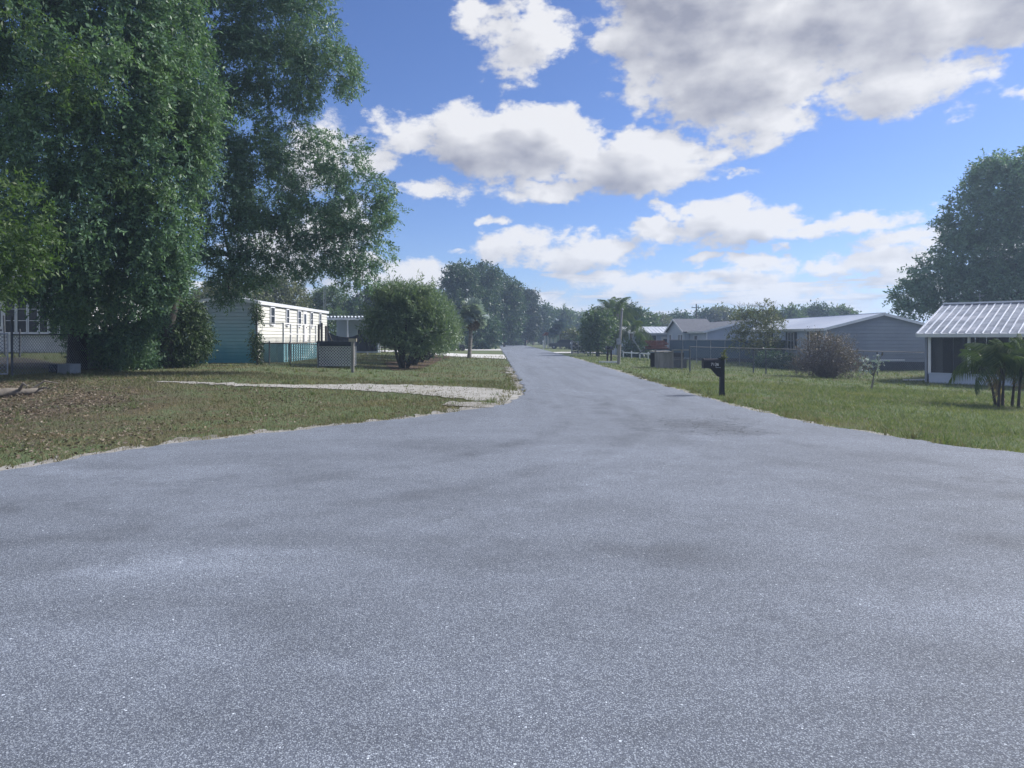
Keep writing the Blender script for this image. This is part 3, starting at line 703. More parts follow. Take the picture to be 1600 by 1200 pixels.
# right edge: screened porch under a ribbed metal roof, turned to the street
D0 = (20.9, 33.4); GD = -.5
hd = thing('porch_house', 'house with a screened porch, white posts and a ribbed metal roof at the right edge', 'house', (D0[0], D0[1], GD), R(-45))
ez, rz_ = Z(522, 33.0) - GD, Z(479, 36.5) - GD + .12
LD, DP = 12.0, 5.0; ang = math.atan2(rz_ - ez, DP + .4); slD = math.hypot(rz_ - ez, DP + .4)
Mr = Matrix.Translation((0, -.4, ez)) @ Matrix.Rotation(ang, 4, 'X')
pitch_ = .33
pm = MB(); pm.box(0, pitch_ - .012, 0, slD, 0, .02); pm.prism([(.0, .02), (.06, .02), (.045, .055), (.015, .055)], 0, slD, 1)
pm.prism([(.17, .02), (.185, .02), (.182, .028), (.173, .028)], 0, slD)
PMX = [mat('ribbed_roof_sheet', (.24, .27, .33), (.11, .13, .17), 1.6, .5, metal=.2, stretch=(1, 1, .6), c3=(.34, .36, .42)), M['roof_metal']]
pme = pm.mesh('roof_panel', PMX)
for i in range(int((LD + .5) / pitch_)):
    o = link('roof_panel', pme, hd); o.matrix_local = Mr @ Matrix.Translation((-.35 + i * pitch_, 0, .002 * ((i * 5) % 3)))
MB().box(-.35, LD, -.03, -.002, -.15, .03, 0, Mr).build('fascia', M['trim'], hd)
MB().box(-.37, -.351, 0, slD, -.15, .03, 0, Mr).build('fascia', M['trim'], hd)
MB().box(-.36, LD, DP - .12, DP + .14, rz_ + .03, rz_ + .11).build('ridge_cap', M['trim'], hd)
Mb = Matrix.Translation((0, DP, rz_)) @ Matrix.Rotation(-ang, 4, 'X')
MB().box(-.35, LD, .05, slD, -.04, .02, 0, Mb).build('roof', M['roof_metal'], hd)
MB().prism([(.1, .0), (2 * DP - .1, .0), (2 * DP - .1, ez - .05), (DP, rz_ - .1), (.1, ez - .05)], 0, .1, 0, Matrix.Translation((0, 0, 0)) @ Matrix.Rotation(R(90), 4, 'Z')).build('wall', M['greyblue'], hd)
kn = MB(); clap(kn, lambda z_: (.1, LD), .02, .42, Matrix.Translation((0, .02, 0)), .14); kn.box(.1, LD, .022, .12, -.3, .42); kn.box(.06, LD, -.03, .16, .42, .48)
kn.build('knee_wall', M['lightblue'], hd)
for i in range(5):
    x0 = .06 + i * 1.62; MB().box(x0, x0 + .12, .0, .12, .48, ez - .07).build('post', M['white'], hd)
    s_ = MB().box(x0 + .12, x0 + 1.62, .055, .062, .48, ez - .1).build('screen_panel', M['screen'], hd)
for i in range(24):
    x0 = .2 + i * .46; MB().box(x0, x0 + .43, 2.3 + .01 * (i % 2), 2.36, 0, ez + .5).build('back_board', M['wood_grey'] if i % 3 else M['wood_dark'], hd)
MB().box(.1, LD, .12, 2.3, -.2, .08).build('floor', M['concrete'], hd)
an = MB().tube([(1.3, DP, rz_), (1.3, DP, rz_ + .55)], .014, 5); an.tube([(1.1, DP, rz_ + .42), (1.5, DP, rz_ + .42)], .008, 4); an.build('antenna', M['galv'], hd)
wx, wy = W(1440, 594)
for i in range(2):
    tag(MB().box(-.7, .7, -.06, .06, -.02, .05).build('loose_board', M['white'], None, (wx - .2 + .5 * i, wy + .18 * i, float(G(wx, wy)) + .0), (0, 0, .12 * i - .05)),
        ['pale loose board lying in the grass left of the porch, nearer one', 'pale loose board lying in the grass left of the porch, farther one'][i], 'board', 'loose boards beside the porch')

# ------------------------------------------------------------------ fences
def chain_link(mb, A, B, z0, z1, sp=.085, w=.007):
    """woven diamond wire between two ground points"""
    ax, ay, ag = A; bx, by, bg = B; L = math.hypot(bx - ax, by - ay); H = z1 - z0
    def P(u, h): t = u / L; return (ax + (bx - ax) * t, ay + (by - ay) * t, ag + (bg - ag) * t + z0 + h)
    for sgn in (1, -1):
        u = -H
        while u < L:
            p0, p1 = (u, 0.0), (u + H, H)
            if p0[0] < 0: p0 = (0, -u)
            if p1[0] > L: p1 = (L, L - u)
            (u0, h0), (u1, h1) = p0, p1
            if sgn < 0: h0, h1 = H - h0, H - h1
            d = w * .72
            mb.add([P(u0 - d, h0 + sgn * d), P(u0 + d, h0 - sgn * d), P(u1 + d, h1 - sgn * d), P(u1 - d, h1 + sgn * d)], [(0, 1, 2, 3)])
            u += sp * math.sqrt(2)
    return mb
def fence(label, pts, h, posts, post_r=.03, sp=.085, w=.007, mesh=True, rail=True, pm='galv', tops=None, group=None, name='chain_link_fence', wire='wire'):
    gp = [(x, y, float(G(x, y))) for x, y in pts]; o0 = gp[0]
    t = thing(name, label, 'fence', o0, 0, group); rel = [(x - o0[0], y - o0[1], z - o0[2]) for x, y, z in gp]
    mb = MB()
    for A, B in zip(rel[:-1], rel[1:]):
        if mesh: chain_link(mb, A, B, .04, h - .02, sp, w)
        if rail: MB().tube([(A[0], A[1], A[2] + h), (B[0], B[1], B[2] + h)], .022, 6).build('top_rail', M[pm], t)
    if mesh: mb.build('wire_mesh', M[wire], t)
    for i, (x, y) in enumerate(posts):
        z = float(G(x, y)) - o0[2]; hh = (tops or {}).get(i, h + .06)
        MB().tube([(x - o0[0], y - o0[1], z - .2), (x - o0[0] + (.02 if i % 2 else -.015), y - o0[1], z + hh)], post_r, 7).build('fence_post', M[pm], t)
    return t
c0 = W(19, 588); c1 = W(163, 576); c2 = (X(255, 30.5), 30.5)
fence('chain link fence with a tall steel corner post in front of the white house', [c0, c1, c2], 1.42, [c0, c1, ((c1[0] + c2[0]) / 2, (c1[1] + c2[1]) / 2), c2], .038, .09, .009, pm='dark_galv', tops={0: 2.05}, wire='wire')
gt = thing('yard_gate', 'steel tube yard gate with chain link hanging beside the tall corner post', 'gate', (c0[0] - .12, c0[1] - .05, float(G(*c0))), R(-172))
MB().tube([(0, 0, .08), (2.6, 0, .08)], .026, 6).build('bottom_rail', M['galv'], gt)
MB().tube([(0, 0, 1.45), (2.6, 0, 1.45)], .026, 6).build('top_rail', M['galv'], gt)
for x_ in (0, 2.6): MB().tube([(x_, 0, .08), (x_, 0, 1.45)], .026, 6).build('stile', M['galv'], gt)
chain_link(MB(), (0, 0, 0), (2.6, 0, 0), .1, 1.43, .09, .008).build('wire_mesh', M['wire'], gt)
for k, (px_, py_, tp_, lab) in enumerate(((9, 556, 494, 'dark leaning steel post behind the yard gate'), (31, 552, 516, 'short steel post against the wall of the white house'))):
    d = 31 - k * .5; x = X(px_, d); t = thing('fence_post', lab, 'post', (x, d, float(G(x, d))))
    MB().tube([(0, 0, -.3), (-.09 if k == 0 else 0, 0, Z(tp_, d) - float(G(x, d)))], .04, 7).build('pole', M['dark_galv'], t)
    MB().tube([(-.09 if k == 0 else 0, 0, Z(tp_, d) - float(G(x, d))), (-.09 if k == 0 else 0, 0, Z(tp_, d) - float(G(x, d)) + .05)], [.05, .02], 7).build('cap', M['dark_galv'], t)
f0, f1 = W(402, 569), W(497, 573)
fm = [(f0[0] + (f1[0] - f0[0]) * t, f0[1] + (f1[1] - f0[1]) * t) for t in (.2, .55)]
fence('low chain link fence with green top rail in front of the teal porch deck', [f0, f1], 1.08, [f0] + fm + [f1], .03, .09, .007, pm='dark_galv', tops={0: 2.95})
g0, g1 = W(1078, 580), (X(1452, 41), 41)
fence('long chain link fence across the lawn in front of the blue grey home', [g0, g1], 1.28, [g0] + [(g0[0] + (g1[0] - g0[0]) * t, g0[1] + (g1[1] - g0[1]) * t) for t in (.24, .29, .48, .76, 1)], .035, .11, .005, pm='dark_galv', tops={2: 1.3})
p0, p1 = (X(1046, 57), 57), (X(1228, 52), 52)
pf = thing('privacy_fence', 'tall fence of blue mesh panels in front of the house with the pointed gable', 'fence', (p0[0], p0[1], -.4))
np_ = 8
for i in range(np_ + 1):
    t = i / np_; x, y = (p1[0] - p0[0]) * t, (p1[1] - p0[1]) * t
    MB().tube([(x, y, -.2), (x, y, 1.9)], .035, 6).build('fence_post', M['galv'], pf)
    if i < np_:
        xn, yn = (p1[0] - p0[0]) * (i + 1) / np_, (p1[1] - p0[1]) * (i + 1) / np_
        MB().bar((x, y + .03, 1.14), (xn, yn + .03, 1.14), .012, 1.42).build('mesh_panel', M['priv'], pf)
        MB().tube([(x, y, 1.88), (xn, yn, 1.88)], .025, 6).build('top_rail', M['galv'], pf)
def rail_fence(label, A, B, h, n, m, rails=(.45, .9), w=.10):
    z0 = float(G(*A)); t = thing('rail_fence', label, 'fence', (A[0], A[1], z0)); dx, dy = B[0] - A[0], B[1] - A[1]; dz = float(G(*B)) - z0
    for i in range(n + 1):
        u = i / n; x, y, z = dx * u, dy * u, float(G(A[0] + dx * u, A[1] + dy * u)) - z0
        MB().box(x - w / 2, x + w / 2, y - w / 2, y + w / 2, z - .2, z + h + .08 * ((i * 3) % 2)).build('fence_post', M[m], t)
        if i < n:
            u2 = (i + 1) / n; x2, y2, z2 = dx * u2, dy * u2, float(G(A[0] + dx * u2, A[1] + dy * u2)) - z0
            for rr in rails: MB().bar((x, y - w / 2 - .02, z + rr * h), (x2, y2 - w / 2 - .02, z2 + rr * h), .04, .11).build('rail', M[m], t)
rail_fence('dark split rail fence across the lawn behind the oleander row', (X(548, 60), 60), (X(697, 67), 67), 1.0, 6, 'wood_dark')
rail_fence('low white rail fence by the utility pole', (X(974, 61), 61), (X(1026, 60), 60), .55, 4, 'trim', (.85,), .09)

# ------------------------------------------------------------------ street furniture and yard things
mx_, my_ = W(1128, 616.5); mz_ = float(G(mx_, my_)) - .03
pxm = my_ / FPX
mbx = thing('mailbox', 'black plastic mailbox with white house number on a thick black post by the road', 'mailbox', (mx_, my_, mz_))
hp = 60 * pxm
pp = MB()
pw_ = .062
for (a, b, zz0, zz1) in ((pw_ * 1.15, pw_ * 1.15, -.3, .10), (pw_, pw_, .10, hp - .05), (pw_ * 1.2, pw_ * 1.2, hp - .05, hp - .02)): pp.box(-a, a, -b, b, zz0, zz1)
pp.add([(-pw_, -pw_, hp - .02), (pw_, -pw_, hp - .02), (pw_, pw_, hp - .02), (-pw_, pw_, hp - .02), (0, 0, hp + .025)], [(0, 1, 4), (1, 2, 4), (2, 3, 4), (3, 0, 4)])
po_ = pp.build('post', M['black'], mbx)
bz0, bz1 = 43 * pxm, 58.0 * pxm; bl = 28 * pxm
prof = [(-.11, bz0), (.11, bz0), (.11, bz1 - .10)] + [(.11 * math.cos(a), bz1 - .10 + .10 * math.sin(a)) for a in np.linspace(.25, math.pi - .25, 8)] + [(-.11, bz1 - .10)]
Mq = Matrix.Rotation(R(90), 4, 'Z')
bo = MB().prism(prof, pw_, bl, 0, Mq).build('box', M['black'], mbx)
MB().prism([(x * 1.08, bz0 - .008 + (z - bz0) * 1.06) for x, z in prof], bl, bl + .035, 0, Mq).build('door', M['black'], mbx)
MB().box(-bl - .05, -bl - .035, -.02, .02, bz1 - .06, bz1 - .02).build('handle', M['dark_galv'], mbx)
MB().prism([(-pw_, 29 * pxm), (-pw_, bz0 - .002), (-bl * .78, bz0 - .002), (-bl * .62, bz0 - .03), (-pw_ * 2.2, 30 * pxm)], -.035, .035).build('bracket', M['black'], mbx)
MB().box(-.22, -.07, -.119, -.111, bz0 + .012, bz0 + .028).box(-.22, -.205, -.119, -.111, bz0 + .012, bz0 + .075).build('flag', M['galv'], mbx)
cu = bpy.data.curves.new('digits', 'FONT'); cu.body = '7136'; cu.size = .12; cu.extrude = .002; cu.align_x = 'CENTER'
to = bpy.data.objects.new('tmp', cu); C.objects.link(to); dg = bpy.context.evaluated_depsgraph_get()
me = bpy.data.meshes.new_from_object(to.evaluated_get(dg)); me.materials.clear(); me.materials.append(M['digits']); bpy.data.objects.remove(to)
link('house_number', me, mbx, (-.245, -.1125, bz0 + .075), (R(90), 0, 0))

up = thing('utility_pole', 'short grey leaning utility pole beside the twin mailboxes', 'utility pole', (*W(966, 568.5), float(G(*W(966, 568.5)))))
dpo = W(966, 568.5)[1]; topx = X(972, dpo) - up.location.x; topz = Z(482, dpo) - up.location.z
MB().tube([(0, 0, -.3), (topx * .5, 0, topz * .5), (topx, 0, topz)], [.115, .095, .075], 10).build('pole', M['wood_grey'], up)
MB().box(-.14, .14, -.30, -.15, 1.25, 1.65).build('meter_box', M['galv'], up)
MB().tube([(topx * .3, -.16, 1.6), (topx * .97, -.12, topz * .97)], .03, 6).build('conduit', M['galv'], up)
MB().tube([(topx * .97, -.12, topz * .96), (topx * .97, -.28, topz * 1.0), (topx * .97, -.3, topz * .97)], .04, 6).build('weatherhead', M['galv'], up)
dm = W(952, 566)[1]
tm = thing('twin_mailbox', 'two dark mailboxes on a pair of wooden posts left of the utility pole', 'mailbox', (X(952, dm), dm, float(G(X(952, dm), dm))))
for sx in (-1, 1):
    o = MB().box(sx * .13 - .05, sx * .13 + .05, -.05, .05, -.1, .86).build('post', M['wood_dark'], tm)
    pf_ = [(-.10, 0), (.10, 0), (.10, .13)] + [(.10 * math.cos(a), .13 + .10 * math.sin(a)) for a in np.linspace(.3, math.pi - .3, 6)] + [(-.10, .13)]
    b_ = MB().prism(pf_, -.26, .26, 0, Matrix.Translation((sx * .13, 0, .88))).build('box', M['black'] if sx < 0 else M['dark_galv'], tm)
    MB().box(sx * .13 - .015, sx * .13 + .015, -.28, -.262, 1.03, 1.06).build('handle', M['galv'], b_)
MB().box(-.27, .27, -.2, .2, .84, .875).build('shelf', M['wood_grey'], tm)
tag(MB().box(-.65, .62, -.07, .07, -.03, .10).build('timber_kerb', M['white'], None, (X(951, dm - .6), dm - .6, float(G(X(951, dm), dm))), (0, 0, .04)),
    'white painted timber lying in the grass at the foot of the twin mailboxes', 'timber')

# white lattice bin with dark rim at the fence corner
dl = W(523, 574)[1]; lx0, lx1 = X(497, dl), X(549, dl); Lw = lx1 - lx0; lh = Z(541, dl) - float(G(lx0, dl))
lb = thing('lattice_bin', 'waist high bin of white diamond lattice with a dark rim beside the fence', 'bin', (lx0, dl, float(G(lx0, dl))))
for (A, B) in (((0, 0, 0), (Lw, 0, 0)), ((0, 1.2, 0), (0, 0, 0)), ((Lw, 0, 0), (Lw, 1.2, 0))):
    chain_link(MB(), A, B, .02, lh, .10, .022).build('lattice', M['white'], lb)
MB().box(.05, Lw - .05, .06, 1.15, .0, lh - .05).build('liner', M['tarp'], lb)
for x_ in (0, Lw): MB().box(x_ - .03, x_ + .03, -.03, .03, -.1, lh).build('corner_post', M['white'], lb)
MB().box(-.06, Lw + .04, -.06, 1.26, lh + .002, lh + .25).build('rim', M['tarp'], lb)
dp2 = W(551, 581)[1]; t = thing('vine_post', 'grey wooden post with a small board on top at the lattice bin corner', 'post', (X(551, dp2), dp2, float(G(X(551, dp2), dp2))))
MB().box(-.06, .06, -.06, .06, -.2, Z(534, dp2) - t.location.z).build('post', M['wood_grey'], t)
MB().box(-.17, .18, -.05, .05, Z(534, dp2) - t.location.z, Z(529, dp2) - t.location.z).build('board', M['wood_pale'], t)

# grey ribbed crate under the fence
cx_, cy_ = W(103, 583); cw = 24 * cy_ / FPX; ch = 15.5 * cy_ / FPX
cr = thing('crate', 'grey ribbed plastic crate lying open ended by the fence', 'crate', (cx_ - .08, cy_, float(G(cx_, cy_)) - .03), R(-12))
b_ = MB(); b_.box(-cw / 2, cw / 2, 0, .02, 0, ch).box(-cw / 2, cw / 2, .46, .48, 0, ch).box(-cw / 2, cw / 2, .02, .46, ch - .02, ch).box(-cw / 2, cw / 2, .02, .46, 0, .02).box(cw / 2 - .02, cw / 2, .02, .46, .02, ch - .02)
b_.build('shell', M['crate'], cr)
for i in range(6): MB().box(-cw / 2 + .03 + i * (cw - .06) / 5.4, -cw / 2 + .075 + i * (cw - .06) / 5.4, -.025, 0, .0, ch).build('rib', M['crate'], cr)
MB().box(-cw / 2 - .42, -cw / 2, .04, .44, .03, ch - .02).build('insert', M['black'], cr)
MB().tube([(-cw / 2 - .43, .06, .05), (-cw / 2 - .25, -.02, ch * .9), (-cw / 2 - .08, .0, .1)], .012, 5).build('wire_handle', M['galv'], cr)

# fallen log on the leaf litter
l0, l1 = W(-8, 620), W(66, 613)
lg = thing('fallen_log', 'fallen grey log with broken branch stubs on the leaf litter', 'log', (l0[0], l0[1], float(G(*l0))))
dl_ = Vector((l1[0] - l0[0], l1[1] - l0[1], float(G(*l1)) - float(G(*l0))))
MB().tube([dl_ * u + Vector((.03 * math.sin(u * 9), .05 * math.sin(u * 6), .07 + .02 * math.sin(u * 7))) for u in np.linspace(-.3, 1, 9)], [.12, .12, .115, .11, .10, .095, .085, .07, .04], 8).build('stem', M['bark_pale'], lg, smooth=True)
for (u, dx, dy, dz, r0) in ((.25, -.3, -.5, .12, .05), (.5, .45, -.35, .2, .045), (.75, .5, .3, .22, .035), (.9, .55, -.3, .05, .03)):
    b0 = dl_ * u + Vector((0, 0, .09)); MB().tube([b0, b0 + Vector((dx * .5, dy * .5, dz)), b0 + Vector((dx, dy, dz * .7))], [r0, r0 * .7, r0 * .3], 6).build('branch_stub', M['bark_pale'], lg)
bk = W(1361, 605)

# pens, sheds and stacks beyond the mailbox
dpn = 39.5; xa, xb = X(1024, dpn), X(1078, dpn); gz = float(G((xa + xb) / 2, dpn))
pen = thing('animal_pen', 'small weathered plywood pen with a wire front behind the mailbox', 'pen', (xa, dpn, gz))
pwid = xb - xa; zt = Z(546, dpn) - gz
for i in range(4): MB().box(i * pwid * .125, (i + .96) * pwid * .125, 0, .03, 0, zt * .82 + .04 * (i % 2)).build('plank', M['wood_grey'], pen)
for x_ in (0, pwid * .5, pwid * .76, pwid): MB().box(x_ - .04, x_ + .04, -.05, .0, -.1, zt).build('post', M['wood_grey'], pen)
MB().box(-.05, pwid * .52, -.08, 1.4, zt * .86, zt * .86 + .04).build('lid', M['wood_grey'], pen)
MB().box(pwid * .5, pwid, -.06, 0, zt - .06, zt).build('top_rail', M['wood_grey'], pen)
MB().box(0, pwid, 1.3, 1.34, 0, zt * .8).build('back_wall', M['wood_dark'], pen)
chain_link(MB(), (pwid * .5, -.02, 0), (pwid, -.02, 0), 0, zt * .6, .07, .009).build('wire_mesh', M['wire'], pen)
MB().box(pwid * .55, pwid * .95, .3, .9, 0, zt * .45).build('hutch', M['wood_dark'], pen)
dr = 56; xa, xb = X(1013, dr), X(1045, dr); gz = float(G(xa, dr))
st = thing('lumber_trailer', 'flat trailer piled with red brown lumber in front of the ribbed roof house', 'trailer', (xa, dr, gz))
wl = xb - xa; base = Z(545, dr) - gz
MB().box(-.2, wl + .1, 0, 1.1, base - .10, base).build('bed', M['wood_dark'], st)
k = 0
for lay in range(6):
    for j in range(2):
        L0 = -.1 + .12 * ((lay * 3 + j) % 4); MB().box(L0, wl - .18 * ((lay + j * 2) % 3), .05 + j * .5, .48 + j * .5, base + lay * .115 + .003, base + lay * .115 + .10).build('board', M['wood_red'], st)
for x_ in (.35, wl - .4):
    w_ = MB().tube([(x_, -.08, .27), (x_, .1, .27)], .27, 12).build('wheel', M['tyre'], st); MB().tube([(x_, -.1, .27), (x_, -.06, .27)], .13, 8).build('rim', M['galv'], w_)
MB().bar((-.2, .5, base - .1), (-1.1, .5, .25), .07).build('drawbar', M['dark_galv'], st)
dub = 48; ub = thing('utility_box', 'small white utility cabinet with dark side panel at the end of the rail fence', 'utility box', (X(1026, dub), dub, float(G(X(1026, dub), dub))))
MB().box(-.13, .10, -.1, .2, -.1, .62).build('cabinet', M['white'], ub); MB().box(-.15, .12, -.12, .22, .62, .67).build('lid', M['white'], ub); MB().box(-.10, .07, -.115, -.10, .05, .55).build('panel', M['skirt'], ub)
dlad = 62; lad = thing('ladder', 'grey ladder leaning in the yard behind the utility pole', 'ladder', (X(1000, dlad), dlad, float(G(X(1000, dlad), dlad))))
for y_ in (0, .4): MB().bar((.5, y_, 0), (-.6, y_, 1.75), .04).build('stile', M['galv'], lad)
for i in range(5): MB().bar((.5 - 1.1 * (i + .6) / 5.5, 0, 1.75 * (i + .6) / 5.5), (.5 - 1.1 * (i + .6) / 5.5, .4, 1.75 * (i + .6) / 5.5), .03).build('rung', M['galv'], lad)

def poles(px_, d, y0, wires, label):
    x = X(px_, d); t = thing('utility_pole', label, 'utility pole', (x, d, float(G(x, d)))); h = Z(y0, d) - t.location.z
    MB().tube([(0, 0, -.5), (0, 0, h)], [.17, .11], 8).build('pole', M['wood_dark'], t)
    MB().box(-.9, .9, -.06, .06, h - .75, h - .62).build('crossarm', M['wood_dark'], t)
    for s_ in (-.8, 0, .8): MB().tube([(s_, 0, h - .62), (s_, 0, h - .42)], .05, 6).build('insulator', M['galv'], t)
poles(1088, 130, 475, 0, 'tall dark utility pole behind the roof of the gabled house')
poles(1036, 150, 495, 0, 'short dark utility pole rising behind the ribbed metal roof')

# farther up the street
def posted_box(px_, d, label, m):
    x = X(px_, d); t = thing('mailbox', label, 'mailbox', (x, d, float(G(x, d))))
    MB().box(-.05, .05, -.05, .05, -.2, 1.0).build('post', M[m], t); MB().prism([(-.12, 1.0), (.12, 1.0), (.12, 1.16), (.06, 1.24), (-.06, 1.24), (-.12, 1.16)], -.25, .25).build('box', M[m], t)
posted_box(849, 98, 'white mailbox on a white post far up the right side of the street', 'white')
posted_box(893, 74, 'pale mailbox on a post beside the wire rack of firewood', 'trim')
x = X(852, 112); pg = thing('carport', 'small brown roofed carport on white posts far up the street', 'carport', (x, 112, float(G(x, 112))))
for xx in (0, .55, 1.1, 1.75):
    for yy in (0, 2.5): MB().box(xx - .06, xx + .06, yy - .06, yy + .06, -.2, 2.0).build('post', M['white'], pg)
MB().prism([(-.3, 2.0), (2.1, 2.0), (2.1, 2.15), (1.6, 2.55), (.2, 2.55), (-.3, 2.15)], -.4, 2.9).build('roof', M['wood_red'], pg)
dfw = 72; x = X(894, dfw); fw = thing('firewood_rack', 'wire rack of stacked firewood beside the concrete driveway', 'rack', (x, dfw, float(G(x, dfw))))
for xx in (0, .65, 1.32):
    for yy in (0, .5): MB().box(xx - .035, xx + .035, yy - .035, yy + .035, -.1, 1.32).build('post', M['galv'], fw)
for zz in (.08, .7, 1.27): MB().box(.0, 1.32, -.05, -.036, zz, zz + .05).build('rail', M['galv'], fw)
for i in range(6):
    for j in range(5): MB().tube([(.12 + i * .215 + .05 * (j % 2), .0, .2 + j * .2), (.12 + i * .215 + .05 * (j % 2), .48, .2 + j * .2)], .095 - .012 * ((i * 3 + j) % 3), 7).build('log', M['wood_pale'] if (i + j) % 3 == 0 else M['wood_dark'], fw)

def car(name, label, cat, px_, d, m, L=4.3, h=1.45, rz=0, pick=False):
    x = X(px_, d); t = thing(name, label, cat, (x, d, float(G(x, d)) - .02), rz)
    k = L / 4.3
    body = [(-2.1 * k, .35), (2.1 * k, .35), (2.15 * k, .75), (2.0 * k, .88), (1.0 * k, .95), (-1.9 * k, .98), (-2.15 * k, .8)]
    MB().prism(body, -.85, .85).build('body', M[m], t)
    cab = [(1.0 * k, .95), (.45 * k, h), (-.2 * k if pick else -1.2 * k, h), (-.45 * k if pick else -1.75 * k, .96)]
    c_ = MB().prism(cab, -.74, .74).build('cabin', M[m], t)
    MB().prism([(cx * .9 + (.02), z_ * .0 + (.99 if z_ < 1.1 else h - .07)) for cx, z_ in cab], -.755, .755).build('side_window', M['glass'], c_)
    for sx in (-1.3, 1.35):
        for yy in (-.87, .67):
            w_ = MB().tube([(sx * k, yy, .33), (sx * k, yy + .2, .33)], .33, 12).build('wheel', M['tyre'], t); MB().tube([(sx * k, yy - .01, .33), (sx * k, yy + .21, .33)], .17, 8).build('rim', M['galv'], w_)
    for yy in (-.6, .45): MB().box(2.13 * k, 2.17 * k, yy, yy + .2, .6, .74).build('headlight', M['white'], t)
    return t
car('parked_car', 'dark parked car under the blue palm on the right side of the street', 'car', 880, 104, 'darkcar', rz=R(170))
car('pickup_truck', 'red and white pickup parked by the palm near the end of the street', 'truck', 827, 185, 'red', 5.2, 1.9, R(100), True)
car('parked_car', 'white car parked at the far end of the road', 'car', 803, 262, 'whitecar', rz=R(15))
car('parked_car', 'white car parked beyond the grass right of the road end', 'car', 815, 235, 'whitecar', rz=R(-12))
x = X(713, 82); qb = thing('quad_bike', 'dark quad bike parked on the grass behind the silver palm', 'quad bike', (x, 82, float(G(x, 82))), R(30))
MB().prism([(-.85, .5), (-.3, .42), (.4, .42), (.9, .55), (.85, .75), (.35, .8), (.1, .72), (-.4, .78), (-.9, .72)], -.3, .3).build('body', M['darkcar'], qb)
for sx in (-.6, .62):
    for yy in (-.55, .33): MB().tube([(sx, yy, .28), (sx, yy + .22, .28)], .28, 12).build('wheel', M['tyre'], qb)
MB().prism([(-.75, .78), (.0, .74), (-.05, .84), (-.7, .88)], -.16, .16).build('seat', M['black'], qb)
MB().bar((.45, -.4, 1.02), (.45, .4, 1.02), .05).bar((.4, 0, .78), (.45, 0, 1.02), .06).build('handlebar', M['galv'], qb)
# low fence closing the street
xe = X(770, 290); ef = thing('road_end_fence', 'low grey fence closing off the far end of the road', 'fence', (xe, 290, 0))
for i in range(13): MB().box(i * 1.8 - .07, i * 1.8 + .07, -.07, .07, -.2, 1.15).build('fence_post', M['wood_grey'], ef)
for zz in (.5, 1.0): MB().box(0, 21.6, -.1, -.072, zz, zz + .14).build('rail', M['wood_grey'], ef)

# ------------------------------------------------------------------ vegetation
def unit(v): return v / np.maximum(np.linalg.norm(v, axis=-1, keepdims=True), 1e-9)
def leaf_quads(p, d, s, ln, wd, rg):
    """a pointed four-cornered leaf at each p, along d, with its blade turned at random"""
    n = len(p); r = unit(rg.normal(size=(n, 3))); w = unit(np.cross(d, r)); nn = np.cross(d, w)
    L = (ln * s)[:, None]; Wd = (wd * s)[:, None]
    v = np.stack([p, p + d * L * .45 + w * Wd + nn * L * .06, p + d * L, p + d * L * .45 - w * Wd + nn * L * .06], 1)
    return v.reshape(-1, 3), np.arange(n * 4).reshape(n, 4)
def lump(p, rg_seed, wl=1.3):
    rg = np.random.default_rng(rg_seed); out = np.zeros(len(p))
    for k in range(5):
        kv = unit(rg.normal(size=3)) * 2 * math.pi / (wl * (1.0, .8, 1.35, .6, 1.8)[k]); out += np.sin(p @ kv + rg.uniform(0, 6.28))
    return out / 2.2
def spray(clumps, n_twig, per, tl, ll, lw, droop, seed, gap=-.45, shell=.45, wl=1.3, origin=(0, 0, 0)):
    """leaves set along twigs; the twigs fill the outer part of every clump and leave holes between"""
    rg = np.random.default_rng(seed); c = np.array([k[:3] for k in clumps]); r = np.array([k[3:6] for k in clumps])
    wt = np.array([(k[6] if len(k) > 6 else 1) * (k[3] * k[5] + k[3] * k[4] + k[4] * k[5]) for k in clumps]); wt /= wt.sum()
    m = int(n_twig * 1.9); ci = rg.choice(len(clumps), m, p=wt)
    u = unit(rg.normal(size=(m, 3))); rad = shell + (1.04 - shell) * rg.random(m) ** .6
    p = c[ci] + u * r[ci] * rad[:, None]
    keep = lump(p, seed + 5, wl) > gap; p, u = p[keep][:n_twig], u[keep][:n_twig]; n = len(p)
    d = unit(u * .7 + rg.normal(size=(n, 3)) * .55 + np.array([0, 0, -droop])); tls = tl * rg.uniform(.5, 1.35, n)
    t = np.tile(np.linspace(.08, 1, per), (n, 1)); P = p[:, None] + d[:, None] * (t * tls[:, None])[..., None]
    P[..., 2] -= droop * .35 * (t ** 2) * tls[:, None]
    side = unit(np.cross(d, rg.normal(size=(n, 3))))[:, None] * np.where(np.arange(per) % 2, 1, -1)[None, :, None]
    D = unit(d[:, None] * .55 + side * .8 + rg.normal(size=(n, per, 3)) * .35 + np.array([0, 0, -droop * .5]))
    P = P.reshape(-1, 3); D = D.reshape(-1, 3); s = rg.uniform(.6, 1.25, len(P))
    v, f = leaf_quads(P, D, s, ll, lw, rg); return v - np.array(origin), f, p
def part_np(name, v, f, m, par, k=4): return link(name, np_mesh(name, v, f, m, k), par)
def limb(mb, a, b, r0, r1, rg, sag=.12, n=5, sides=6):
    a, b = np.array(a, float), np.array(b, float); L = np.linalg.norm(b - a); off = rg.normal(size=3) * L * sag; off[2] = abs(off[2]) * .8
    pts = [tuple(a + (b - a) * t + off * math.sin(math.pi * t)) for t in np.linspace(0, 1, n)]
    mb.tube(pts, list(np.linspace(r0, r1, n)), sides); return pts
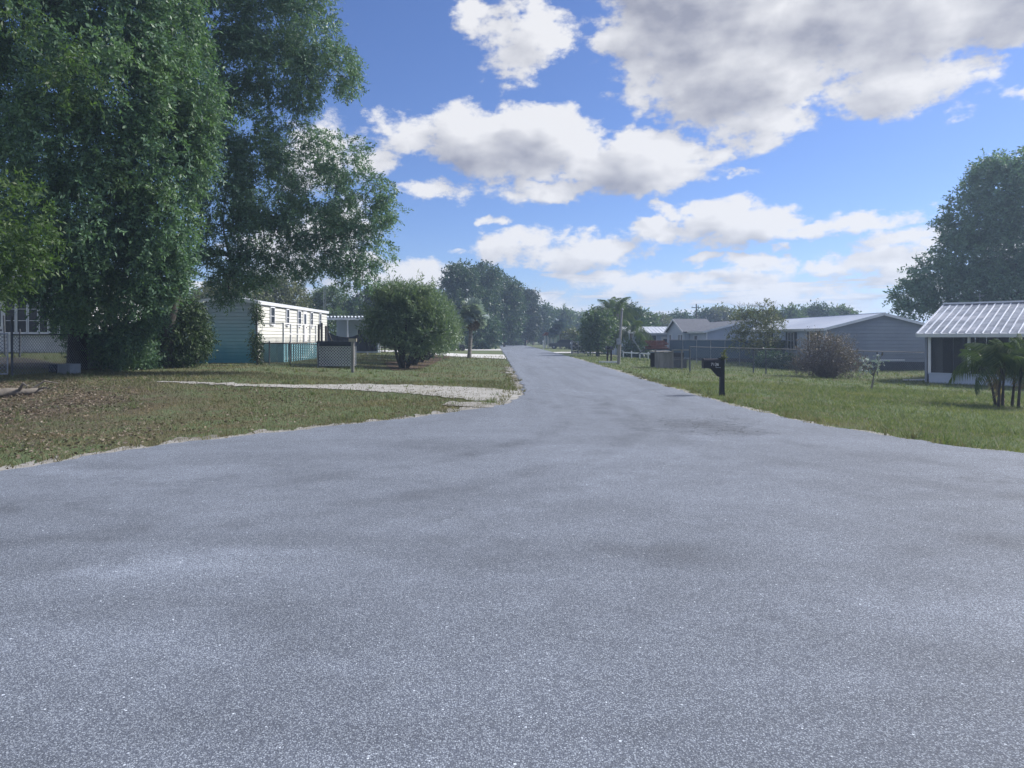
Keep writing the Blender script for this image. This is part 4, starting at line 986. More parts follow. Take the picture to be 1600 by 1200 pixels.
def branchy(mb, root, clumps, r0, seed, twigs=3):
    """limbs grow out clump by clump: each new one forks off the nearest wood already there, on the trunk's side"""
    rg = np.random.default_rng(seed); root = np.array(root, float); nodes = [(root, r0)]
    for k in sorted(clumps, key=lambda k: np.linalg.norm(np.array(k[:3]) - root)):
        c = np.array(k[:3]) + rg.normal(size=3) * np.array(k[3:6]) * .2; dc = np.linalg.norm(c - root)
        best = min(nodes, key=lambda n: np.linalg.norm(n[0] - c) + .35 * np.linalg.norm(n[0] - root) * (np.linalg.norm(n[0] - root) > dc * .9) - .02 * n[1])
        r1 = best[1] * rg.uniform(.55, .75); pts = limb(mb, best[0], c, r1, max(.012, r1 * .35), rg, .10, 6)
        for i in range(2, 6): nodes.append((np.array(pts[i]), max(.014, r1 * (1 - .13 * i))))
        for _ in range(twigs):
            e = c + unit(rg.normal(size=3)) * np.array(k[3:6]) * rg.uniform(.7, 1.0); limb(mb, pts[rg.integers(3, 6)], e, min(.03, max(.008, r1 * .3)), .005, rg, .14, 5, 4)
def CL(px, py, d, rx, ry, rd, w=1): return (X(px, d), d, Z(py, d), rx * d / FPX, rd, ry * d / FPX, w)
def shift(clumps, o): return [(k[0] - o[0], k[1] - o[1], k[2] - o[2]) + tuple(k[3:]) for k in clumps]

def big_tree(name, label, base, trunk_top, clumps, r, mats, n_twig, per, tl, ll, lw, droop, seed, gap, cat='tree', shell=.45, wl=1.3, twigs=3):
    t = thing(name, label, cat, (base[0], base[1], float(G(*base)) - .05)); o = np.array(t.location); cs = shift(clumps, o); tt = np.array(trunk_top) - o
    rg = np.random.default_rng(seed + 1); mb = MB()
    mb.tube([(0, 0, -.3), (0, 0, .25), tuple(tt * .5 + rg.normal(size=3) * .12), tuple(tt)], [r * 1.6, r * 1.1, r * .9, r * .7], 12)
    branchy(mb, tt, cs, r, seed + 2, twigs)
    mb.build('trunk', mats[0], t, smooth=True)
    v, f, p = spray(cs, n_twig, per, tl, ll, lw, droop, seed, gap, shell, wl); part_np('crown', v, f, mats[1], t)
    return t, cs

near = [CL(30, 30, 21, 100, 75, 2.4), CL(160, 20, 22, 110, 85, 2.4), CL(255, 40, 23, 65, 60, 2.0), CL(170, 130, 21, 115, 85, 2.1), CL(268, 150, 22, 65, 75, 1.9),
        CL(110, 225, 21, 90, 80, 2.0), CL(235, 245, 22, 82, 70, 1.9), CL(280, 205, 23, 50, 55, 1.5), CL(140, 330, 21.5, 105, 75, 2.0), CL(235, 345, 22.5, 60, 70, 1.7), CL(90, 400, 22, 90, 60, 1.8),
        CL(190, 415, 23, 95, 62, 1.8), CL(255, 420, 24, 45, 45, 1.4), CL(130, 470, 25, 60, 36, 1.4), CL(200, 480, 26.2, 52, 50, 1.3), CL(195, 530, 27.6, 32, 34, .9), CL(140, 505, 28.0, 42, 34, 1.0), CL(165, 545, 28.6, 40, 24, .9),
        CL(20, 250, 25.5, 80, 110, 2.0), CL(20, 420, 23, 60, 36, 1.5),
        CL(-130, 60, 22, 130, 110, 3), CL(-150, 260, 22, 120, 110, 3), CL(-130, 400, 23, 90, 60, 2.2), CL(60, -120, 22, 150, 90, 3), CL(220, -110, 23, 130, 90, 3), CL(40, -260, 24, 220, 100, 3.2)]
oak, ocs = big_tree('oak_tree', 'huge leafy oak hanging a thick curtain of foliage over the left lawn', (X(120, 27.5), 27.5), (X(130, 26), 26.0, 4.4), near, .34, (M['bark'], M['oak']),
                    30000, 12, .55, .155, .032, .36, 41, -.28, wl=1.9)
v, f, _ = spray(shift([CL(22, 340, 16.5, 48, 60, .9), CL(-20, 400, 16.8, 60, 60, 1.0), CL(45, 395, 17, 30, 34, .7), CL(110, 130, 18.4, 34, 30, .6, .5), CL(130, 108, 18.6, 30, 22, .5, .5), CL(12, 20, 18, 34, 26, .7, .6)], oak.location), 520, 11, .5, .15, .026, .35, 43, -.3)
part_np('young_foliage', v, f, M['lime'], oak)

far = [CL(330, 20, 28, 85, 60, 2.0), CL(425, 30, 28.5, 75, 55, 2.0), CL(487, 50, 28, 40, 60, 1.6), CL(400, 95, 28, 70, 42, 1.8), CL(330, 115, 28, 55, 50, 1.6), CL(455, 118, 28, 48, 40, 1.4), CL(525, 105, 28, 34, 34, 1.2), CL(540, 125, 28, 22, 24, .8, .7),
       CL(470, 150, 28, 30, 24, .9, .6), CL(370, 150, 28.5, 40, 26, 1.2, .7), CL(430, 178, 28, 42, 18, 1.0, .55), CL(365, 195, 28.5, 44, 24, 1.2, .7), CL(455, 196, 28, 34, 14, .8, .5), CL(330, 175, 29, 30, 26, 1.0, .7), CL(345, 255, 28, 48, 48, 1.5), CL(405, 240, 28, 46, 32, 1.3), CL(450, 225, 28, 42, 24, 1.1, .8), CL(482, 208, 28, 20, 16, .7, .8),
       CL(535, 245, 28, 40, 38, 1.2, .85), CL(578, 300, 28, 38, 28, 1.0, .8), CL(608, 325, 28, 20, 18, .7, .7), CL(560, 335, 28, 52, 28, 1.2), CL(495, 290, 28, 50, 36, 1.3, .9), CL(420, 305, 28, 55, 48, 1.6), CL(355, 315, 28.5, 55, 50, 1.6),
       CL(480, 350, 28, 58, 34, 1.4), CL(400, 365, 28, 48, 40, 1.4), CL(345, 385, 28.5, 36, 36, 1.2), CL(540, 385, 28, 48, 36, 1.3), CL(588, 392, 28, 26, 24, .9, .8), CL(480, 402, 28, 52, 30, 1.3), CL(395, 420, 28, 36, 26, 1.1), CL(365, 440, 28, 30, 22, .9),
       CL(350, 460, 28.2, 22, 14, .6, .7), CL(560, 428, 28, 34, 18, .9, .7), CL(430, -70, 28, 120, 70, 2.5), CL(300, -90, 29, 90, 80, 2.5), CL(395, -190, 29, 150, 70, 2.6)]
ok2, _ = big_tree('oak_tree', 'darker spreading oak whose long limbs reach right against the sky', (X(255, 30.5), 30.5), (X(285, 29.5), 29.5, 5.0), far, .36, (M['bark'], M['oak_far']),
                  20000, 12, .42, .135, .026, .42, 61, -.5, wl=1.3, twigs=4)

vb = thing('shrub', 'rounded dark glossy shrub beside the teal tinted wall of the mobile home', 'shrub', (X(275, 31), 31.0, float(G(X(275, 31), 31)) - .05))
vcl = shift([CL(275, 520, 31, 42, 46, 1.3), CL(300, 520, 31.2, 26, 44, 1.0), CL(245, 545, 31, 32, 28, 1.1), CL(295, 490, 31, 22, 22, .8), CL(262, 490, 31.2, 28, 22, .9), CL(228, 538, 30.6, 34, 34, 1.2), CL(200, 556, 30.4, 26, 18, 1.0)], vb.location)
v, f, _ = spray(vcl, 3400, 11, .4, .15, .026, .6, 71, -.75, .6); part_np('crown', v, f, M['vine'], vb)
mb = MB(); branchy(mb, (0, 0, 0), vcl, .12, 72, 3); mb.build('stems', M['bark'], vb)
vb2 = thing('shrub', 'straggly low shrub growing through the fence below the hanging oak', 'shrub', (X(200, 29), 29.0, float(G(X(200, 29), 29)) - .05))
vcl = shift([CL(205, 545, 29, 34, 22, .9), CL(228, 560, 29.4, 22, 12, .7), CL(175, 562, 29.2, 28, 12, .8)], vb2.location)
v, f, _ = spray(vcl, 900, 9, .35, .13, .024, .3, 74, -.5, .5); part_np('crown', v, f, M['oak'], vb2)
mb = MB(); branchy(mb, (0, 0, 0), vcl, .07, 75, 3); mb.build('stems', M['bark'], vb2)
vp = thing('climbing_vine', 'vine climbing the tall post at the corner of the mobile home', 'vine', (f0[0], f0[1] - .08, float(G(*f0))))
v, f, _ = spray([(0, 0, .5 + .55 * i, .20 + .05 * (i % 2), .16, .36) for i in range(5)], 330, 9, .28, .11, .022, .5, 77, -.6, .3); part_np('foliage', v, f, M['vine'], vp)
MB().tube([(.04 * math.sin(i * 1.4), .04 * math.cos(i * 1.4) - .03, i * .25) for i in range(11)], .015, 5).build('stem', M['bark'], vp)
sg = thing('vine_sprig', 'leafy vine sprig curling over the top of the black mailbox post', 'vine', (mx_, my_, mz_ + hp))
pts = [(0, -.04, -.12), (.03, -.09, .02), (.02, -.03, .12), (.10, -.02, .20), (.20, .0, .27), (.30, .0, .33)]
MB().tube(pts, .008, 5).tube([(.03, -.09, .02), (.09, -.1, -.06), (.12, -.1, -.14)], .007, 5).build('stem', M['lime'], sg)
rg = np.random.default_rng(5); pp_ = np.concatenate([rg.normal((.01, -.06, .05), (.04, .03, .07), (46, 3)), rg.normal((.08, -.06, .0), (.04, .03, .06), (18, 3)), np.array(pts)[rg.integers(2, 6, 16)] + rg.normal(0, .015, (16, 3))])
v, f = leaf_quads(pp_, unit(rg.normal(size=(len(pp_), 3))), np.ones(len(pp_)), .075, .022, rg); part_np('leaves', v, f, M['tree_olive'], sg)

# oleander row along the drive
ol = None
OLN = ['wide grey green oleander bush nearest the camera in the row beside the road', 'second oleander bush of the row, just behind the nearest', 'third oleander bush of the row, beside the concrete drive',
       'fourth oleander bush of the row, half hidden by those in front', 'last oleander bush at the far end of the row']
for i in range(5):
    bx, by = X(631, 36.7) - .12 * i, 36.7 + 4.4 * i; t = thing('oleander_bush', OLN[i], 'bush', (bx, by, float(G(bx, by)) - .05), 0, 'oleander bushes in a row by the road')
    sc_ = 1.0 - .05 * (i % 2); rg = np.random.default_rng(80 + i)
    cs = [(.35, 0, 2.75, 1.9, 1.9, 1.55), (-.9, .1, 2.7, 1.2, 1.3, 1.3), (1.15, 0, 2.5, 1.2, 1.5, 1.3), (.25, 0, 3.6, 1.5, 1.5, .95), (1.9, .3, 1.9, 1.0, 1.1, .95), (-1.35, 0, 2.1, .8, 1.0, .8), (.9, -.3, 3.95, .7, .9, .6), (-.7, .2, 3.7, .7, .9, .6), (1.6, 0, 3.0, .8, .9, .8), (-1.5, 0, 3.1, .6, .8, .7), (.1, 0, 4.1, .6, .7, .45)]
    cs = [(k[0] * sc_ * .86,) + tuple(c * sc_ * rg.uniform(.88, 1.08) for c in k[1:]) for k in cs]
    v, f, _ = spray(cs, 4200 if i < 2 else 2400, 10, .60, .20, .024, -.3, 90 + i, -.12, .3, 1.0); part_np('crown', v, f, M['oleander'], t)
    mb = MB()
    for k in range(11):
        a = k * 2.39; e = (1.7 * math.cos(a) * rg.uniform(.4, 1) + .2, 1.4 * math.sin(a) * rg.uniform(.3, 1), rg.uniform(1.7, 2.9)); limb(mb, (.16 * math.cos(a), .16 * math.sin(a), -.1), e, .075, .03, rg, .10, 6, 6)
    mb.build('stems', M['bark'], t)

def far_tree(px, d, top, wpx, m, label, low=.12, name='tree', group='trees along the street and behind the houses', n=None, trunk=.16, dense=-.42, k=.0036):
    x = X(px, d); gz = float(G(x, d)); h = Z(top, d) - gz; w = wpx * d / FPX / 2; seed = int(px * 3 + d)
    rg = np.random.default_rng(seed); t = thing(name, label, 'tree', (x, d, gz - .1), 0, group); cs = []
    nc = 15
    for i in range(nc):
        u = (i + .5) / nc; z = h * (low + (1 - low) * (.12 + .80 * u)); env = math.sin(math.pi * min(1, (.22 + .78 * u) * .92)) ** .7
        a = i * 2.4 + rg.uniform(-.4, .4); rr = w * env * rg.uniform(.25, .75); s = w * rg.uniform(.26, .46); zr = min(s * rg.uniform(.7, 1.1), h - z + .05)
        cs.append((rr * math.cos(a), rr * math.sin(a), z, s, s, zr))
    ll = max(.12, d * k); n = n or int(1150 * min(2.2, (w * 2 / 6) * (h / 8) + .6))
    v, f, _ = spray(cs, n, 7, ll * 2.6, ll, ll * .30, .15, seed, dense, .35, w * .55); part_np('crown', v, f, M[m], t)
    mb = MB(); mb.tube([(0, 0, -.4), (0, 0, h * .25), (rg.normal() * .1, rg.normal() * .1, h * .55)], [trunk * 1.4, trunk, trunk * .7], 7); branchy(mb, (0, 0, h * .3), cs[::3], trunk, seed, 0); mb.build('trunk', M['bark'], t)
    return t
for a in [(352, 70, 428, 130, 'tree_olive', 'olive green tree right behind the roof of the cream mobile home'),
          (440, 76, 430, 112, 'tree_olive', 'feathery olive tree above the long wall of the cream mobile home'),
          (512, 82, 446, 92, 'tree_mid', 'mid green tree behind the thin lattice mast'),
          (549, 84, 468, 60, 'tree_dark', 'dark bushy tree behind the carport roof'),
          (588, 86, 450, 76, 'tree_blue', 'bluish dark tree left of the oleander row'),
          (262, 80, 452, 150, 'tree_mid', 'green tree showing between the two oaks'),
          (650, 92, 452, 84, 'tree_dark', 'dark tree crown just above the nearest oleander'),
          (722, 104, 411, 92, 'tree_dark', 'tallest dark tree behind the silver palm'),
          (758, 116, 412, 66, 'tree_dark', 'tall ragged dark tree right of the tallest one'),
          (788, 124, 431, 74, 'tree_dark', 'round topped dark tree leaning toward the road end'),
          (821, 140, 456, 52, 'tree_blue', 'open crowned tree standing over the end of the road'),
          (846, 168, 477, 52, 'tree_dark', 'low dark tree behind the trunk of the yellowed palm'),
          (874, 178, 486, 48, 'tree_mid', 'green tree behind the blue palm'),
          (902, 196, 494, 46, 'tree_mid', 'small far tree in the dip of the treeline'),
          (934, 65, 487, 66, 'tree_mid', 'spreading tree with a dark trunk behind the firewood rack'),
          (984, 82, 477, 70, 'tree_dark', 'dark tree behind the leaning utility pole'),
          (1012, 105, 490, 40, 'tree_mid', 'small tree at the left end of the ribbed metal roof'),
          (1034, 140, 497, 44, 'tree_olive', 'low pale tree over the middle of the ribbed metal roof'),
          (1064, 146, 490, 48, 'tree_dark', 'dark tree left of the tall far utility pole'),
          (1100, 150, 486, 40, 'tree_dark', 'narrow dark tree just right of the tall far utility pole'),
          (1128, 150, 484, 54, 'tree_olive', 'pale green tree over the grey shingle roof'),
          (1170, 142, 488, 50, 'tree_mid', 'tree behind the bare topped one in the yard'),
          (1208, 120, 487, 50, 'tree_olive', 'olive tree at the left end of the blue metal roof'),
          (1238, 118, 481, 50, 'tree_mid', 'leafy tree over the left half of the blue metal roof'),
          (1278, 124, 478, 58, 'tree_dark', 'dark tree over the middle of the blue metal roof'),
          (1316, 128, 481, 46, 'tree_mid', 'rightmost tree showing over the blue metal roof')]: far_tree(*a)
for a in [(790, 330, 503, 70, 'tree_dark', 'dark far tree closing the end of the road on the left'), (832, 310, 502, 60, 'tree_dark', 'dark far tree closing the end of the road on the right'), (868, 280, 503, 56, 'tree_mid', 'far green tree beyond the small carport')]: far_tree(*a, low=.02)
# understory under the tall trees on the left of the street
for a in [(752, 98, 490, 70, 'tree_dark', 'low dark bush mass at the foot of the tall trees'), (795, 150, 500, 50, 'tree_dark', 'dark bush at the left verge near the road end')]: far_tree(*a, low=.0, name='bush', group=None, trunk=.06)
for a in [(898, 106, 518, 44, 'tree_olive', 'bright rounded shrub right of the blue palm'), (920, 88, 526, 34, 'tree_dark', 'dark shrub behind the firewood rack'), (990, 66, 534, 44, 'tree_dark', 'dark shrub behind the white rail fence'),
          (1205, 48, 551, 46, 'tree_dark', 'low dark shrub under the windows of the blue grey home'), (1232, 47, 558, 34, 'tree_dark', 'small dark shrub beside the russet bush')]: far_tree(*a, low=.0, name='shrub', group='small shrubs in the right hand yards', trunk=.05, n=420)

# far-off wood along the horizon
rg = np.random.default_rng(3); cs = []
for i in range(150):
    a = -1.15 + 2.3 * (i + rg.uniform(-.3, .3)) / 150; d = rg.uniform(380, 470); x, y = d * math.tan(a) * .9, d
    if abs(x) < 900: cs.append((x, y, rg.uniform(2, 4), rg.uniform(8, 13), 6, rg.uniform(4.5, 8.0)))
v, f, _ = spray(cs, 6500, 6, 3.6, 1.9, .65, .1, 8, -.9, .3, 9); tag(part_np('far_woodland', v, f, M['tree_dark'], None), kind='stuff')

# bare-topped tree, russet bush, sapling
bt = W(1187, 572); t = thing('tree', 'small yard tree with thin bare twigs sticking out of its top', 'tree', (bt[0], bt[1], float(G(*bt)) - .05)); d = bt[1]
cs = shift([CL(1185, 510, d, 30, 26, 1.2), CL(1165, 500, d, 22, 20, 1.0), CL(1205, 505, d, 22, 24, 1.0), CL(1190, 535, d, 34, 18, 1.3), CL(1155, 530, d, 18, 16, .9), CL(1200, 540, d, 22, 14, .9), CL(1192, 486, d, 20, 14, .8, .6)], t.location)
v, f, _ = spray(cs, 1000, 9, .4, .15, .032, .1, 101, -.25, .2, .8); part_np('crown', v, f, M['tree_olive'], t)
rg = np.random.default_rng(102); mb = MB(); mb.tube([(0, 0, -.2), (.05, 0, .9), (0, 0, 1.6)], [.14, .10, .08], 8); branchy(mb, (0, 0, 1.3), cs, .13, 103, 4)
for i in range(26):
    k = cs[[0, 1, 2, 6][i % 4]]; e = (k[0] + rg.normal() * .6, k[1] + rg.normal() * .4, Z(468 + 16 * rg.random(), d) - t.location.z); limb(mb, (k[0], k[1], k[2]), e, .016, .006, rg, .1, 4, 4)
mb.build('trunk', M['bark'], t)
rb = W(1292, 589); t = thing('bush', 'broad twiggy russet bush in front of the blue grey gable', 'bush', (rb[0], rb[1], float(G(*rb)) - .05)); d = rb[1]
cs = shift([CL(1290, 560, d, 42, 30, 1.4), CL(1262, 570, d, 26, 20, 1.0), CL(1325, 572, d, 28, 20, 1.0), CL(1280, 540, d, 30, 20, 1.0), CL(1305, 545, d, 28, 20, 1.0)], t.location)
v, f, _ = spray(cs, 2100, 8, .32, .085, .017, -.3, 111, -.9, .25, .8); part_np('crown', v, f, M['russet'], t)
mb = MB(); rg = np.random.default_rng(112)
for i in range(150):
    a = rg.uniform(0, 6.28); rr = rg.random() ** .6; e = (1.9 * rr * math.cos(a), 1.3 * rr * math.sin(a), rg.uniform(1.0, 2.35) * (1 - .35 * rr)); limb(mb, (.3 * math.cos(a), .3 * math.sin(a), 0), e, .016, .005, rg, .12, 5, 4)
mb.build('stems', M['russet'], t)
sp_ = W(1361, 607); t = thing('sapling', 'crooked bare sapling with a few pale leaves on the right lawn', 'sapling', (sp_[0], sp_[1], float(G(*sp_)) - .03)); d = sp_[1]
mb = MB(); rg = np.random.default_rng(121); mb.tube([(0, 0, -.05), (.06, 0, .25), (.10, 0, .5)], [.045, .03, .022], 6)
for e in ((-.35, .1, 1.0), (-.2, -.1, 1.25), (.2, .05, .95), (.42, 0, 1.30), (.45, -.1, 1.0), (.0, .1, 1.1), (-.45, 0, .8)): limb(mb, (.10, 0, .5), e, .018, .006, rg, .15, 6, 5)
mb.tube([(.42, 0, 1.3), (.45, 0, 1.42)], .03, 5); mb.build('stem', M['bark_pale'], t)
v, f, _ = spray([(-.25, 0, .95, .35, .25, .3), (.35, 0, .95, .25, .2, .3), (0, 0, 1.1, .3, .2, .2)], 55, 6, .14, .07, .018, .5, 122, -.9, .2, .5); part_np('leaves', v, f, M['silver'], t)

# large oak at the right behind the porch house
do = 58
rcl = [CL(1600, 300, do, 75, 58, 4), CL(1552, 290, do, 36, 36, 2.5), CL(1528, 340, do, 46, 40, 3), CL(1605, 385, do, 90, 60, 4.5), CL(1525, 395, do, 52, 38, 3.2), CL(1492, 362, do, 22, 30, 1.6, .8), CL(1458, 432, do, 38, 28, 2.4), CL(1505, 450, do, 60, 34, 3.4),
       CL(1425, 462, do, 24, 20, 1.6), CL(1420, 488, do, 16, 12, 1.1, .8), CL(1580, 455, do, 85, 42, 4), CL(1550, 262, do, 22, 18, 1.4, .8), CL(1592, 258, do, 30, 20, 1.8), CL(1470, 480, do, 24, 16, 1.5), CL(1690, 320, do, 100, 95, 5), CL(1700, 440, do, 110, 70, 5), CL(1560, 490, do, 70, 20, 3)]
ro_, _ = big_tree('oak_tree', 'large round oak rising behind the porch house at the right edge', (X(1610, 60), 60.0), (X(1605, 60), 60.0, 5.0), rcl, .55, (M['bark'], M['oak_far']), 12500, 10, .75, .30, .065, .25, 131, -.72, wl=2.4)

# palms
def frond_mesh(name, m, L=1.0, nl=26, ll=.36, arch=.55, width=.016, droopy=.5, seed=1):
    """pinnate frond: rachis arching out along +x, leaflets hanging from both sides"""
    rg = np.random.default_rng(seed); vs, fs = [], []
    P = lambda t: np.array([L * t * (1 - .12 * t * t), 0, L * arch * (t * .9 - 1.25 * t * t)])
    for t in np.linspace(.02, .97, 14):
        a, b = P(t), P(t + .07); n0 = len(vs); w = .014 * L * (1.1 - t); vs += [a + (0, w, 0), a - (0, w, 0), b - (0, w * .8, 0), b + (0, w * .8, 0)]; fs.append((n0, n0 + 1, n0 + 2, n0 + 3))
    for i in range(nl):
        t = .14 + .86 * i / nl; a = P(t); l = ll * L * math.sin(math.pi * min(1, (.22 + t * .80))) ** .6
        for s in (-1, 1):
            d = unit(np.array([.62 + rg.normal() * .1, s * (.75 + rg.normal() * .1), -droopy + rg.normal() * .2])); mid = a + d * l * .5; e = a + d * l + np.array([0, 0, -droopy * l * .5]); n0 = len(vs); w = np.array([width * L, 0, 0])
            vs += [a, mid + w, e, mid - w]; fs.append((n0, n0 + 1, n0 + 2, n0 + 3))
    return np_mesh(name, np.array(vs), np.array(fs), m)
def fan_mesh(name, m, seed=1):
    """costapalmate fan: a stalk along +x ending in a pleated disc of blades"""
    rg = np.random.default_rng(seed); vs, fs = [], []
    vs += [np.array(p) for p in ((0, .02, 0), (0, -.02, 0), (.55, -.015, .05), (.55, .015, .05))]; fs.append((0, 1, 2, 3)); c = np.array((.52, 0, .05))
    for i in range(22):
        a = R(-128 + 256 * i / 21); L = .55 * (1 - .12 * abs(math.sin(a))); d = np.array([math.cos(a), math.sin(a), .10 * (-1) ** i + rg.normal() * .08]); e = c + d * L + np.array([0, 0, -.16 * L]); q_ = np.array([-math.sin(a), math.cos(a), 0]) * .075; mid = c + d * L * .6; n0 = len(vs)
        vs += [c, mid + q_, e, mid - q_]; fs.append((n0, n0 + 1, n0 + 2, n0 + 3))
    return np_mesh(name, np.array(vs), np.array(fs), m)
FR = {'palm': frond_mesh('frond', M['palm'], seed=1), 'wispy': frond_mesh('frond', M['palm'], nl=30, ll=.26, arch=.95, width=.010, droopy=1.7, seed=2), 'dead': frond_mesh('dry_frond', M['deadfrond'], seed=3), 'gold': frond_mesh('dry_frond', M['goldfrond'], nl=20, seed=4),
      'silver': fan_mesh('frond', M['silver']), 'blue': fan_mesh('frond', M['bluepalm']), 'deadfan': fan_mesh('dry_frond', M['deadfrond'])}
def palm(label, x, y, h, fr, n, L, tr, dead=None, nd=0, lo=-25, hi=75, group=None, seed=0):
    gz = float(G(x, y)); t = thing('palm_tree', label, 'palm tree', (x, y, gz - .05), 0, group); rg = np.random.default_rng(200 + seed)
    lean = rg.normal(size=2) * .12; pts = [(lean[0] * u, lean[1] * u, h * u - .1) for u in np.linspace(0, 1, 7)]
    MB().tube(pts, [tr * 1.35, tr * 1.05, tr, tr, tr * .95, tr * .95, tr * 1.15], 9).build('trunk', M['palm_bark'], t)
    for i in range(n + nd):
        isd = i >= n; me = FR[dead] if isd else FR[fr]
        el = R(rg.uniform(-85, -45)) if isd else R(lo + (hi - lo) * ((i * .7549 + .3) % 1)); o = link('dry_frond' if isd else 'frond', me, t, (lean[0], lean[1], h - .05), None)
        s = L * rg.uniform(.85, 1.1) * (.8 if isd else 1); o.rotation_euler = (rg.uniform(-.7, .7) if 'an' in fr + str(dead) or fr in ('silver', 'blue') else rg.uniform(-.3, .3), -el, i * 2.4 + rg.uniform(-.2, .2)); o.scale = (s, s, s)
    return t
palm('silver blue fan palm with a skirt of dry fronds behind the oleanders', X(733, 57), 57, 3.6, 'silver', 56, 1.45, .16, 'deadfan', 26, -45, 85, seed=1)
palm('palm with yellowed hanging fronds beside the red and white pickup', X(833, 150), 150, 4.6, 'palm', 15, 2.1, .2, 'gold', 9, 0, 80, seed=2)
palm('broad blue fan palm over the dark parked car', X(876, 110), 110, 2.9, 'blue', 26, 2.2, .2, None, 0, -35, 80, seed=3)
palm('tall wispy palm with drooping fronds left of the utility pole', X(951, 76), 76, 4.6, 'wispy', 16, 2.7, .13, None, 0, -5, 75, seed=4)
palm('wispy palm arching right behind the utility pole', X(966, 72), 72, 4.5, 'wispy', 16, 2.6, .13, None, 0, -15, 75, seed=5)
palm('bushy low palm sweeping the ground right of the leaning pole', X(985, 66), 66, 2.4, 'wispy', 16, 2.6, .13, None, 0, -30, 60, seed=6)
# clump palm at the right edge
cxp, cyp = X(1582, 19.6), 19.6; gzp = float(G(cxp, cyp))
cp2 = thing('clump_palm', 'feathery clump palm on several thin stems at the right edge of the lawn', 'palm tree', (cxp, cyp, gzp - .04)); rg = np.random.default_rng(300)
for k, (bx, by, tx, ty, hh) in enumerate(((-.42, 0, -.30, 0, 1.15), (-.22, .1, -.15, .1, 1.3), (.12, -.05, .25, 0, 1.35), (.2, .3, .4, .35, 1.45), (.5, .1, .8, .1, 1.15), (-.1, .5, -.4, .6, 1.1))):
    MB().tube([(bx, by, -.1), (bx * .6 + tx * .4, by, hh * .5), (tx, ty, hh)], [.045, .03, .035], 7).build('stem', M['bark'], cp2)
    for i in range(10):
        el = R(-22 + 95 * ((i * .7549 + k * .17) % 1)); s = rg.uniform(.9, 1.35); dry = i == 3 and k % 2
        o = link('dry_frond' if dry else 'frond', FR['dead'] if dry else FR['wispy'], cp2, (tx, ty, hh), (rg.uniform(-.4, .4), -el if not dry else 1.0, i * 2.4 + k + rg.uniform(-.2, .2))); o.scale = (s, s, s)

# ------------------------------------------------------------------ grass, fallen leaves
Lo = Ls[np.argsort(Ls[:, 1])]; Ro = Rs[np.argsort(Rs[:, 1])]
def on_road(x, y, m=0.0): return (x > np.interp(y, Lo[:, 1], Lo[:, 0]) - m) & (x < np.interp(y, Ro[:, 1], Ro[:, 0]) + m) | (y < 5)
du, dw = np.array(wpx([(245, 594), (330, 596.5), (420, 600), (560, 599), (640, 600.5), (720, 603.5), (818, 612)])), np.array(wpx([(245, 597), (330, 600.5), (420, 604), (540, 608), (640, 612), (700, 617), (812, 628)]))
def on_drive(x, y): return (y < np.interp(x, du[:, 0], du[:, 1])) & (y > np.interp(x, dw[:, 0], dw[:, 1])) & (x > du[0, 0])
def worn(x, y): return np.clip(1.25 - np.hypot(x + 13.5, y - 15) / 6.5 + .35 * np.sin(x * .9 + 1.3 * np.sin(y * .7)), 0, 1)
def scatter(n, dmin, dmax, rg, pw=1.0):
    d = dmin + (dmax - dmin) * rg.random(n) ** pw; px = rg.uniform(-90, 1690, n); return (px - VPX) / FPX * d, d
def blades(n, dmin, dmax, seed, m, cond, hgt, wid, name):
    rg = np.random.default_rng(seed); x, y = scatter(n, dmin, dmax, rg); k = cond(x, y, rg); x, y = x[k], y[k]; n = len(x)
    z = G(x, y) - .045; sc_ = np.maximum(1, y / 13) ** .8; a = rg.uniform(0, 6.28, n); h = hgt * rg.uniform(.5, 1.35, n) * sc_ ** .45; w = wid * rg.uniform(.7, 1.3, n) * sc_
    ca, sa = np.cos(a), np.sin(a); ln = rg.normal(0, .55, (n, 2)) * h[:, None]
    v = np.stack([np.stack([x - ca * w, y - sa * w, z], 1), np.stack([x + ca * w, y + sa * w, z], 1), np.stack([x + ln[:, 0], y + ln[:, 1], z + h], 1)], 1).reshape(-1, 3)
    o = part_np(name, v, np.arange(3 * n).reshape(n, 3), m, None, 3); return tag(o, kind='stuff')
patch = lambda x, y: np.sin(x * 1.1 + 1.7 * np.sin(y * .6)) * np.sin(y * .9 + 1.1 * np.sin(x * .5))
right_ok = lambda x, y, rg: (x > 2) & ~on_road(x, y, .02 + .16 * rg.random(len(x))) & (rg.random(len(x)) < .72 + .28 * patch(x, y))
left_ok = lambda x, y, rg: (x < 2) & ~on_road(x, y, .02 + .30 * rg.random(len(x))) & ~(on_drive(x, y) & (rg.random(len(x)) < .82)) & (rg.random(len(x)) < (1 - .70 * worn(x, y)) * (.75 + .25 * patch(x, y)))
blades(300000, 7, 27, 401, M['grass'], right_ok, .075, .006, 'grass'); blades(120000, 25, 62, 402, M['grass'], right_ok, .075, .007, 'grass')
blades(230000, 7, 27, 403, M['grass_dry'], left_ok, .07, .006, 'grass'); blades(90000, 25, 62, 404, M['grass_dry'], left_ok, .07, .007, 'grass')
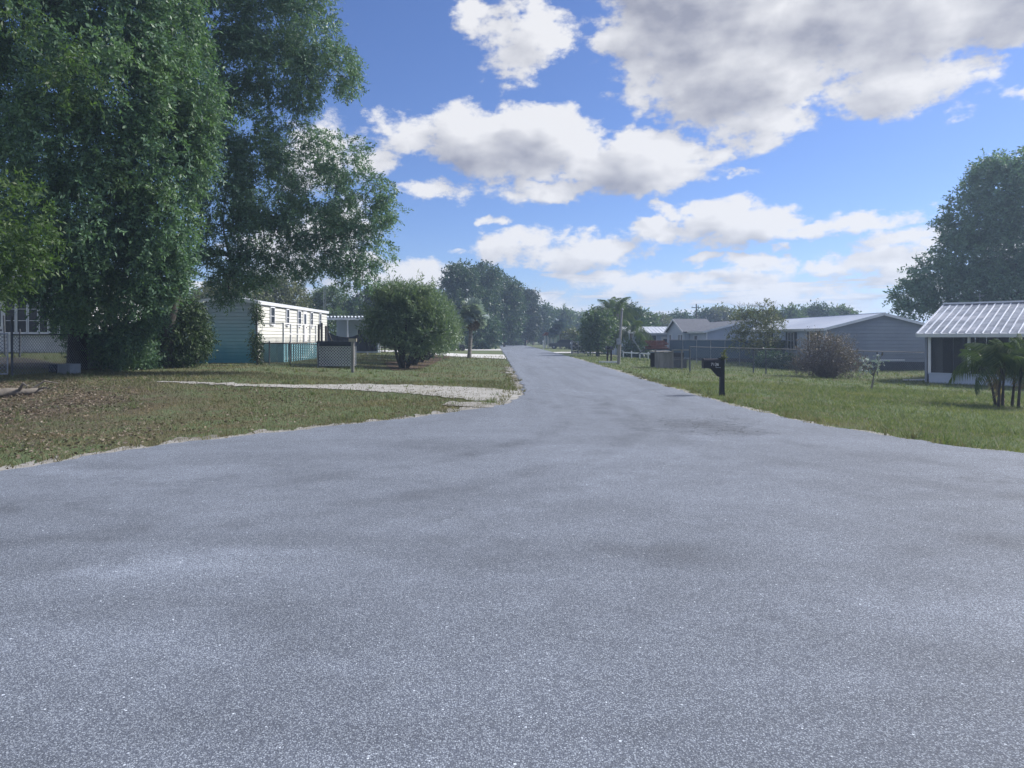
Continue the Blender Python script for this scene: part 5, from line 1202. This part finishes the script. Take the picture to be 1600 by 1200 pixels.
def weeds(n, seed, m, cond, name):
    rg = np.random.default_rng(seed); x, y = scatter(n, 7.5, 34, rg); k = cond(x, y, rg); x, y = x[k], y[k]; per = 14; n = len(x)
    x = np.repeat(x, per) + rg.normal(0, .05, n * per); y = np.repeat(y, per) + rg.normal(0, .05, n * per); a = rg.uniform(0, 6.28, n * per); h = rg.uniform(.08, .20, n * per); w = .008 * np.maximum(1, y / 14); z = G(x, y) - .045; ln = rg.normal(0, .6, (n * per, 2)) * h[:, None]
    v = np.stack([np.stack([x - np.cos(a) * w, y - np.sin(a) * w, z], 1), np.stack([x + np.cos(a) * w, y + np.sin(a) * w, z], 1), np.stack([x + ln[:, 0], y + ln[:, 1], z + h], 1)], 1).reshape(-1, 3)
    tag(part_np(name, v, np.arange(len(v)).reshape(-1, 3), m, None, 3), kind='stuff')
edge = lambda x, y, rg: ~on_road(x, y, .12) & on_road(x, y, -1.0)
weeds(2600, 421, M['grass'], lambda x, y, rg: right_ok(x, y, rg) & (patch(x * 1.7, y * 1.4) > .1), 'grass_tufts'); weeds(1800, 422, M['grass'], lambda x, y, rg: left_ok(x, y, rg) & (patch(x * 1.7 + 4, y * 1.4) > .15), 'grass_tufts'); weeds(5200, 423, M['grass_dry'], lambda x, y, rg: ~on_road(x, y, -.02) & on_road(x, y, .55) & (y > 7) & (rg.random(len(x)) < .7), 'verge_grass_tufts')
rg = np.random.default_rng(410); x, y = scatter(120000, 7.2, 27, rg); k = (x < -1) & ~on_road(x, y, -.1 + .5 * rg.random(len(x))) & (rg.random(len(x)) < .06 + .94 * worn(x, y) ** 1.3); x, y = x[k], y[k]
p = np.stack([x, y, G(x, y) - .012 + .02 * rg.random(len(x))], 1); a = rg.uniform(0, 6.28, len(x)); d = unit(np.stack([np.cos(a), np.sin(a), rg.normal(0, .3, len(x))], 1))
v, f = leaf_quads(p, d, rg.uniform(.6, 1.3, len(p)), .062, .016, rg); tag(part_np('fallen_leaves', v, f, M['litter'], None), kind='stuff')

# ------------------------------------------------------------------ air
hz = MB().box(-1200, 1200, -120, 1600, -3, 24).mesh('haze', [])
hm = bpy.data.materials.new('haze'); hm.use_nodes = True; ht = hm.node_tree; ht.nodes.remove(ht.nodes['Principled BSDF'])
pv = ht.nodes.new('ShaderNodeVolumePrincipled'); pv.inputs['Color'].default_value = (.55, .72, 1.0, 1); pv.inputs['Density'].default_value = HAZE_DENSITY; pv.inputs['Anisotropy'].default_value = .3
ht.links.new(pv.outputs[0], ht.nodes['Material Output'].inputs['Volume']); hz.materials.append(hm)
tag(link('haze', hz), kind='stuff')
